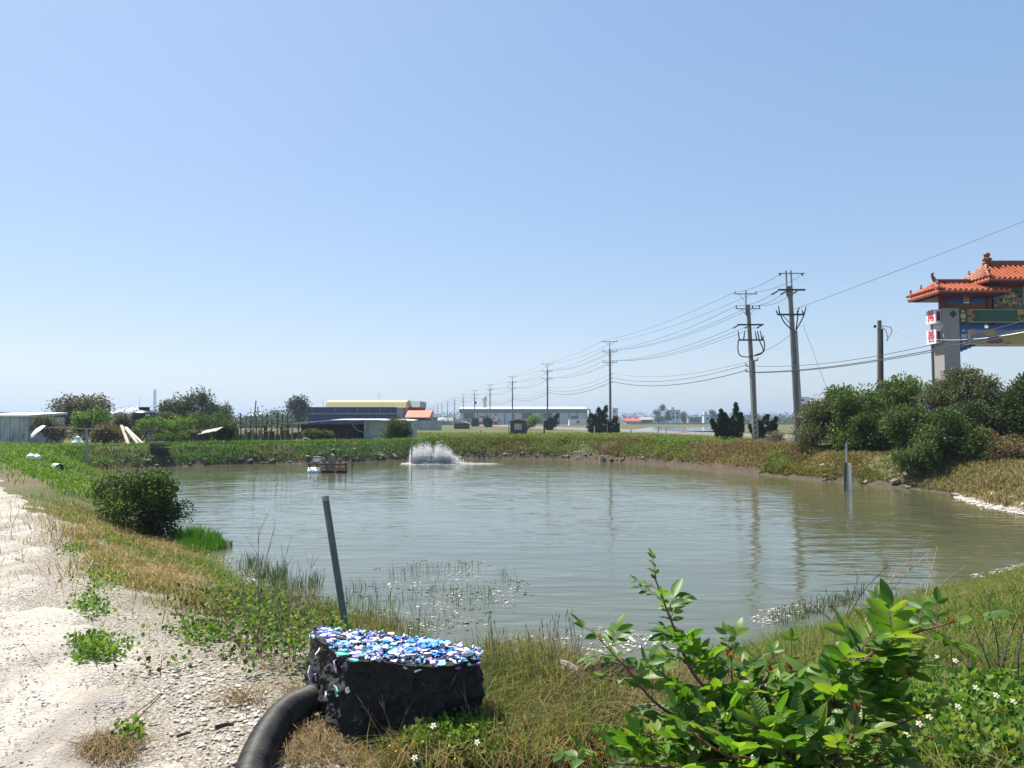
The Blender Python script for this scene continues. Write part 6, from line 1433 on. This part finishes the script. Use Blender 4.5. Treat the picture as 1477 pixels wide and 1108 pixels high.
fs += [(k, k+1, m+k+1, m+k) for k in range(4)] + [(n*5+k, m+n*5+k, m+n*5+k+1, n*5+k+1) for k in range(4)]
b.add(vs, fs); b.build('sheet', 'rust', g)
for k, (i0, i1) in enumerate(((2, 4), (8, 11))):
    q = [V[i][0]+Vector((0, -.012, 0)) for i in range(i0, i1+1)] + [V[i][0].lerp(V[i][1], .12)+Vector((0, -.03, 0)) for i in range(i1, i0-1, -1)]
    MB().prism(q, (0, .012, .008)).build('pale_scrap', 'wood_old', g)

# ------------------------------------------------------------------ the leafy shrub in the foreground
def vein_mat():
    m = leafmat('leaf_vein', [(.04, .10, .014), (.065, .15, .022), (.10, .19, .03), (.18, .24, .05), (.055, .125, .018)], .48, .36, .45, (1.8, 1.9, .45))
    N = m.node_tree.nodes; L = m.node_tree.links; P = N['Principled BSDF']; tc = N.new('ShaderNodeTexCoord'); s = N.new('ShaderNodeSeparateXYZ'); L.new(tc.outputs['Object'], s.inputs[0])
    a = N.new('ShaderNodeMath'); a.operation = 'ABSOLUTE'; L.new(s.outputs[0], a.inputs[0]); r = N.new('ShaderNodeMapRange'); L.new(a.outputs[0], r.inputs['Value'])
    r.inputs['From Min'].default_value = .008; r.inputs['From Max'].default_value = .022; r.inputs['To Min'].default_value = 1; r.inputs['To Max'].default_value = 0
    old = P.inputs['Base Color'].links[0].from_socket; v2 = N.new('ShaderNodeMath'); v2.operation = 'MULTIPLY_ADD'; L.new(a.outputs[0], v2.inputs[0]); v2.inputs[1].default_value = -.9; L.new(s.outputs[1], v2.inputs[2])
    w = N.new('ShaderNodeMath'); w.operation = 'MULTIPLY'; L.new(v2.outputs[0], w.inputs[0]); w.inputs[1].default_value = 50; sn = N.new('ShaderNodeMath'); sn.operation = 'SINE'; L.new(w.outputs[0], sn.inputs[0])
    L.new(ramp_between(N, L, r.outputs[0], old, (.16, .20, .07)), P.inputs['Base Color'])
    b = N.new('ShaderNodeBump'); b.inputs['Strength'].default_value = .35; b.inputs['Distance'].default_value = .0015; L.new(sn.outputs[0], b.inputs['Height']); L.new(b.outputs[0], P.inputs['Normal'])
vein_mat()
def leaf_mesh(seed):
    r = random.Random(seed); n = 6; V = []; F = []; bend = r.uniform(-.4, .15); fold = r.uniform(.1, .45); w = r.uniform(.2, .26); tw = r.uniform(-.15, .15)
    for i in range(n+1):
        t = i/n; ww = w*(math.sin(math.pi*t**.85))**.75 if 0 < t < 1 else 0; z = bend*t*t
        if i in (0, n): V.append((0, t, z))
        else: V += [(-ww, t, z+fold*ww+tw*ww*t), (0, t, z), (ww, t, z+fold*ww-tw*ww*t)]
    F += [(0, 2, 1), (0, 3, 2)]
    for i in range(n-2): a = 1+i*3; F += [(a, a+1, a+4, a+3), (a+1, a+2, a+5, a+4)]
    a = 1+(n-2)*3; F += [(a, a+1, a+3), (a+1, a+2, a+3)]
    me = bpy.data.meshes.new('leaf'); me.from_pydata(V, [], F); me.shade_smooth(); me.materials.append(MAT['leaf_vein']); me.update(); return me
LM = [leaf_mesh(i) for i in range(6)]
LMV = [(np.array([v.co[:] for v in me.vertices]), [tuple(p.vertices) for p in me.polygons]) for me in LM]
sroot = at(1195, 1175, 3.05); sroot.z = gz(sroot.x, sroot.y)
SH = empty('leafy_shrub', sroot, 'glossy broad leaved shrub with reddish stems in the near right foreground', 'shrub')
stems = [([(1120, 1080, 3.0), (1010, 985, 3.05), (972, 905, 3.15), (945, 835, 3.2)], .011, .85), ([(1205, 1010, 2.95), (1250, 950, 2.9), (1305, 918, 2.85), (1366, 900, 2.8)], .012, 1.0),
         ([(1080, 1080, 2.9), (960, 1025, 2.9), (900, 960, 2.95), (868, 925, 3.0)], .009, .85), ([(1110, 1070, 3.0), (1062, 1000, 3.05), (1054, 950, 3.1)], .009, .95),
         ([(1100, 1110, 2.8), (980, 1095, 2.78), (870, 1090, 2.75)], .008, .85), ([(1180, 1060, 3.0), (1150, 1005, 3.1), (1140, 965, 3.15)], .009, 1.0), ([(1230, 1090, 2.8), (1290, 1050, 2.8), (1330, 1030, 2.75)], .008, .95),
         ([(1090, 1110, 2.7), (1030, 1080, 2.7), (985, 1045, 2.75)], .008, 1.0), ([(1150, 1110, 2.7), (1110, 1070, 2.7), (1090, 1035, 2.75)], .008, 1.05), ([(1200, 1110, 2.7), (1225, 1070, 2.7), (1235, 1025, 2.75)], .008, 1.0),
         ([(1000, 1115, 2.7), (930, 1105, 2.7), (860, 1100, 2.7)], .007, .9), ([(1120, 1040, 2.95), (1095, 1000, 2.95), (1110, 968, 3.0)], .008, 1.0), ([(1190, 1040, 2.9), (1215, 985, 2.9), (1262, 905, 2.95)], .008, 1.0),
         ([(1060, 1060, 2.85), (1010, 1030, 2.85), (975, 990, 2.9)], .008, .95), ([(1090, 1100, 2.7), (1050, 1095, 2.7), (1000, 1100, 2.7)], .007, 1.0), ([(1170, 1100, 2.7), (1200, 1095, 2.7), (1260, 1095, 2.7)], .007, 1.0),
         ([(1100, 1075, 2.85), (1030, 1050, 2.85), (940, 1060, 2.8)], .007, .9), ([(1210, 1060, 2.9), (1255, 1010, 2.9), (1310, 975, 2.85)], .008, 1.0)]
leaves = []; redl = []
for si, (pp, r, ls) in enumerate(stems):
    C = catm([sroot] + [at(*q) for q in pp], 10); k = len(C)
    MB().tube(C, [r*(1-.72*i/(k-1)) for i in range(k)], 7).build('stem', 'stem_red', SH, smooth=True)
    tot = [0]
    for a, b in zip(C, C[1:]): tot.append(tot[-1]+(b-a).length)
    s = tot[-1]*.36; node = 0; rach = MB()
    while s < tot[-1]+.01:
        i = min(max(j for j in range(k) if tot[j] <= s+1e-6), k-2); p = C[i].lerp(C[i+1], min(1, (s-tot[i])/max(1e-6, tot[i+1]-tot[i]))); tng = (C[i+1]-C[i]).normalized()
        frac = s/tot[-1]; side = Vector(rng.normal(size=3)); side = (side-tng*side.dot(tng)).normalized()
        last = s > tot[-1]-.03; d = (tng*(1.0 if last else .45) + side*(.35 if last else 1.0) + Vector((0, 0, .35))).normalized()
        Lr = rng.uniform(.09, .15)*ls; q = p + d*Lr + Vector((0, 0, -.01)); rach.tube([p, p.lerp(q, .5)+Vector((0, 0, .008)), q], [.0022, .0016, .001], 4)
        lat = d.cross(Vector((0, 0, 1)))
        if lat.length < .1: lat = Vector((1, 0, 0))
        lat.normalize(); up = lat.cross(d).normalized(); pairs = rng.integers(2, 4)
        size = ls*rng.choice([.06, .078, .092, .102])*rng.uniform(.85, 1.1)*(1 - .25*(frac > .9))
        for w in range(pairs):
            f = .35+.6*w/max(1, pairs-1) if pairs > 1 else .6; o_ = p.lerp(q, f)
            for sg in (-1, 1):
                dd = (lat*sg + d*.55 + up*rng.uniform(-.25, .3)).normalized(); leaves.append((o_, dd, up + Vector(rng.normal(size=3)*.25), size*rng.uniform(.85, 1.15), frac))
        leaves.append((q, (d+up*rng.uniform(-.3, .1)).normalized(), up+Vector(rng.normal(size=3)*.2), size*1.15, frac))
        s += rng.uniform(.024, .04); node += 1
    rach.build('leaf_stalks', 'stem_red', SH)['kind'] = 'stuff'
    tip = C[-1]
    for _ in range(5): redl.append((tip, (tng+Vector(rng.normal(size=3)*.5)+Vector((0, 0, .4))).normalized(), Vector(rng.normal(size=3)), rng.uniform(.025, .045)*ls, 1))
def place(o_, d, u, s):
    x = d.cross(u); x = x.normalized() if x.length > 1e-4 else Vector((1, 0, 0)); z = x.cross(d)
    return Matrix.Translation(o_) @ Matrix((x, d, z)).transposed().to_4x4() @ Matrix.Diagonal((s, s, s, 1))
def projx(p): return (p.x/p.y*FOC+738.5, 608-(p.z-CAM_Z)/p.y*FOC)
vis = [l for l in leaves if projx(l[0])[1] < 1125]; oth = [l for l in leaves if projx(l[0])[1] >= 1125]
vis.sort(key=lambda l: l[0].y - l[3]*4); first, rest = vis[:290], vis[290:] + oth
inv = Matrix.Translation(-sroot)
for i, l in enumerate(first):
    o = bpy.data.objects.new('leaf', LM[i % 6]); col.objects.link(o); o.parent = SH; o.matrix_local = inv @ place(*l[:4])
def leafjoin(name, lst, mat):
    mb = MB()
    for i, l in enumerate(lst):
        M = place(*l[:4]); V, F = LMV[i % 6]; mb.add([M @ Vector(v) for v in V], F)
    me = bpy.data.meshes.new(name); me.from_pydata(mb.v, [], mb.f); me.shade_smooth(); me.update(); o = link(name, me, mat, SH); o['kind'] = 'stuff'
leafjoin('inner_foliage', rest, 'leaf_shrub'); leafjoin('young_red_leaves', redl, 'leaf_red')
print('leaves', len(leaves), len(rest))

# ------------------------------------------------------------------ dry stalks, daisies, sticks
def stalk(base, targets, label, mat='twig_dry', r=.006, name='dry_stalk', side=3, cat='plant'):
    base = Vector(base); g = empty(name, base, label, cat); rr = random.Random(int(base.x*1000) & 1023)
    for t in targets:
        t = Vector(t); L_ = (t-base).length; mid = base.lerp(t, .5)+Vector((rr.uniform(-.06, .06)*L_, rr.uniform(-.05, .05)*L_, .04*L_)); C = catm([base, mid, t], 5)
        MB().tube(C, [r*(1-.7*i/(len(C)-1)) for i in range(len(C))], 5).build('branch', mat, g)
        for _ in range(side):
            i = rr.randint(len(C)//3, len(C)-2); a = C[i]; d = (C[i+1]-C[i]).normalized()+Vector((rr.uniform(-.8, .8), rr.uniform(-.8, .8), rr.uniform(-.1, .8))); b_ = a+d.normalized()*L_*rr.uniform(.12, .3)
            MB().tube([a, b_], [r*.45, r*.2], 4).build('twig', mat, g)
stalk(ground(318, 915), [at(302, 838, 6.3)], 'single dark upright stick left of the leafy weeds', 'twig_dark', .009, side=2)
stalk(ground(290, 925), [at(252, 880, 6.1), at(262, 892, 6.1)], 'bent dark twig at the left of the weed thicket', 'twig_dark', .006)
b = ground(372, 925)
stalk(b, [at(372, 758, b.y+.3), at(415, 790, b.y+.3), at(348, 825, b.y), at(395, 765, b.y+.2), at(340, 850, b.y)], 'tall pale branching dry stalk rising in front of the water', 'twig_dry', .006, side=5)
b = ground(410, 935)
stalk(b, [at(452, 798, b.y+.4), at(435, 815, b.y+.3), at(470, 830, b.y+.4), at(425, 835, b.y), at(400, 850, b.y)], 'spread pale dry stalk with side twigs beside the stake', 'twig_dry', .006, side=5)
b = ground(1230, 925)
stalk(b, [at(1345, 792, b.y+.5), at(1300, 815, b.y+.4)], 'long bent straw coloured stalk over the right water edge', 'twig_dry', .008, side=3)
b = ground(1330, 880)
stalk(b, [at(1275, 838, b.y+.2), at(1352, 788, b.y+.5), at(1395, 815, b.y+.5)], 'arching dry stalk in the grass of the near right bank', 'twig_dry', .007, side=2)
b = ground(1215, 905)
stalk(b, [at(1155, 862, b.y+.2), at(1240, 830, b.y+.2), at(1282, 815, b.y+.2), at(1190, 850, b.y+.1)], 'black leafless twigs at the near right waterline', 'twig_dark', .006, side=3)
for px, py, ts, lab in ((1440, 1010, [(1425, 870), (1405, 905), (1468, 890), (1380, 930)], 'tangle of dark dead stems in the right corner weeds'), (1385, 1020, [(1405, 935), (1370, 915), (1340, 960)], 'dark dead stems behind the white daisies'), (1475, 1040, [(1440, 955), (1477, 900), (1400, 990)], 'dead brown stems at the right picture edge')):
    b = ground(px, py); stalk(b, [at(a, c, b.y+.15) for a, c in ts], lab, 'twig_dark', .006, side=5)
for px, py, ts, lab in ((640, 1075, [(585, 990), (605, 965), (650, 985), (625, 1005)], 'reddish dead weed stems in front of the foam block'), (690, 1050, [(645, 965), (665, 995), (705, 960)], 'thin dead weed stems at the right end of the foam block'), (565, 1085, [(520, 1010), (550, 1015), (590, 1020)], 'thin bare weed stems low before the foam block')):
    b = ground(px, py); b.y = min(b.y, 3.75); b.z = gz(b.x, b.y); stalk(b, [at(a, c, b.y) for a, c in ts], lab, 'twig_dry', .003, side=6)
for a, c, d, lab in (((310, 1056), (337, 1052), .012, 'short dark stick lying on the gravel by the hose'), ((255, 1068), (275, 1063), .008, 'small dark twig lying on the gravel'), ((160, 1060), (255, 985), .005, 'long thin straw lying across the gravel')):
    p, q = ground(*a), ground(*c); u = Vector((0, 0, d+.012)); m = p.lerp(q, .5)+Vector((.01, .015, 0))
    tag(MB().tube([p+u, m+u*1.1, q+u], [d, d*.9, d*.6], 6).build('fallen_stick', 'twig_dark' if d > .006 else 'twig_dry', origin=p), lab, 'stick')
# white daisies
def daisy(c, s, label, group, yellow_only=False):
    c = Vector(c); b = Vector((c.x, c.y, gz(c.x, c.y))); g = empty('daisy', b, label, 'flower', group); rr = random.Random(int(c.x*5000) & 4095)
    MB().tube([b, b.lerp(c, .5)+Vector((rr.uniform(-.02, .02), 0, 0)), c], [.0022, .0018, .0015], 5).build('stalk', 'leafstalk', g)
    nrm = Vector((rr.uniform(-.3, .3), -.8, 1)).normalized(); x = nrm.orthogonal().normalized(); y = nrm.cross(x)
    MB().lathe((0, 0, 0), [(.30*s, -.15*s), (.34*s, .05*s), (.2*s, .2*s), (.05*s, .24*s)], 8).build('flower_centre', 'pollen', g).matrix_local = Matrix.Translation(c-b+Vector(b)-Vector(b)) @ nrm.to_track_quat('Z', 'Y').to_matrix().to_4x4() @ Matrix.Translation(b)
    if not yellow_only:
        for k in range(5):
            a = 6.283*k/5+rr.uniform(-.15, .15); d = x*math.cos(a)+y*math.sin(a); t = nrm.cross(d); q = [c+d*.25*s, c+d*.6*s+t*.28*s, c+d*s+t*.14*s-nrm*.05*s, c+d*s-t*.14*s-nrm*.05*s, c+d*.6*s-t*.28*s]
            MB().prism(q, nrm*.0012).build('petal', 'petal', g)
pmat('leafstalk', (.06, .10, .03), (.04, .07, .02), .6, 8)
for px, py in ((1292, 995), (1280, 1015), (1340, 1034), (1326, 1044), (1408, 992), (1437, 1003), (1382, 1019), (1346, 1020), (1462, 1012), (1308, 1060), (1378, 953), (1352, 948)):
    p = ground(px, py+90); daisy(at(px, py, p.y), .0155, 'white daisy with yellow centre among the right corner weeds', 'daisies in the right corner weeds')
for px, py, yo in ((625, 1047, 0), (688, 1071, 0), (598, 1093, 0), (648, 1076, 1), (656, 1095, 1), (571, 1084, 1), (683, 1049, 1), (562, 1076, 1), (610, 1070, 1)):
    p = at(px, py, 3.2); daisy(p, .0135, 'small yellow flower head in front of the foam block' if yo else 'white daisy low in front of the foam block', 'flowers before the foam block', bool(yo))
# seed heads over the grass right of the block
mb = MB()
for _ in range(60):
    px = rng.uniform(700, 840); q = ground(px, rng.uniform(975, 1030)); t = q+Vector((rng.normal(0, .04), rng.normal(0, .04), rng.uniform(.25, .42))); mb.tube([q, q.lerp(t, .6)+Vector((.01, 0, .01)), t], [.0022, .0016, .001], 4); u = (t-q).normalized(); mb.tube([t, t+u*.015, t+u*.035], [.0015, .0035, .001], 5)
o = link('grass_seed_heads', mb.mesh('grass_seed_heads'), 'twig_dry'); tag(o, 'thin seed heads nodding above the grass beside the foam block', 'grass', kind='stuff')
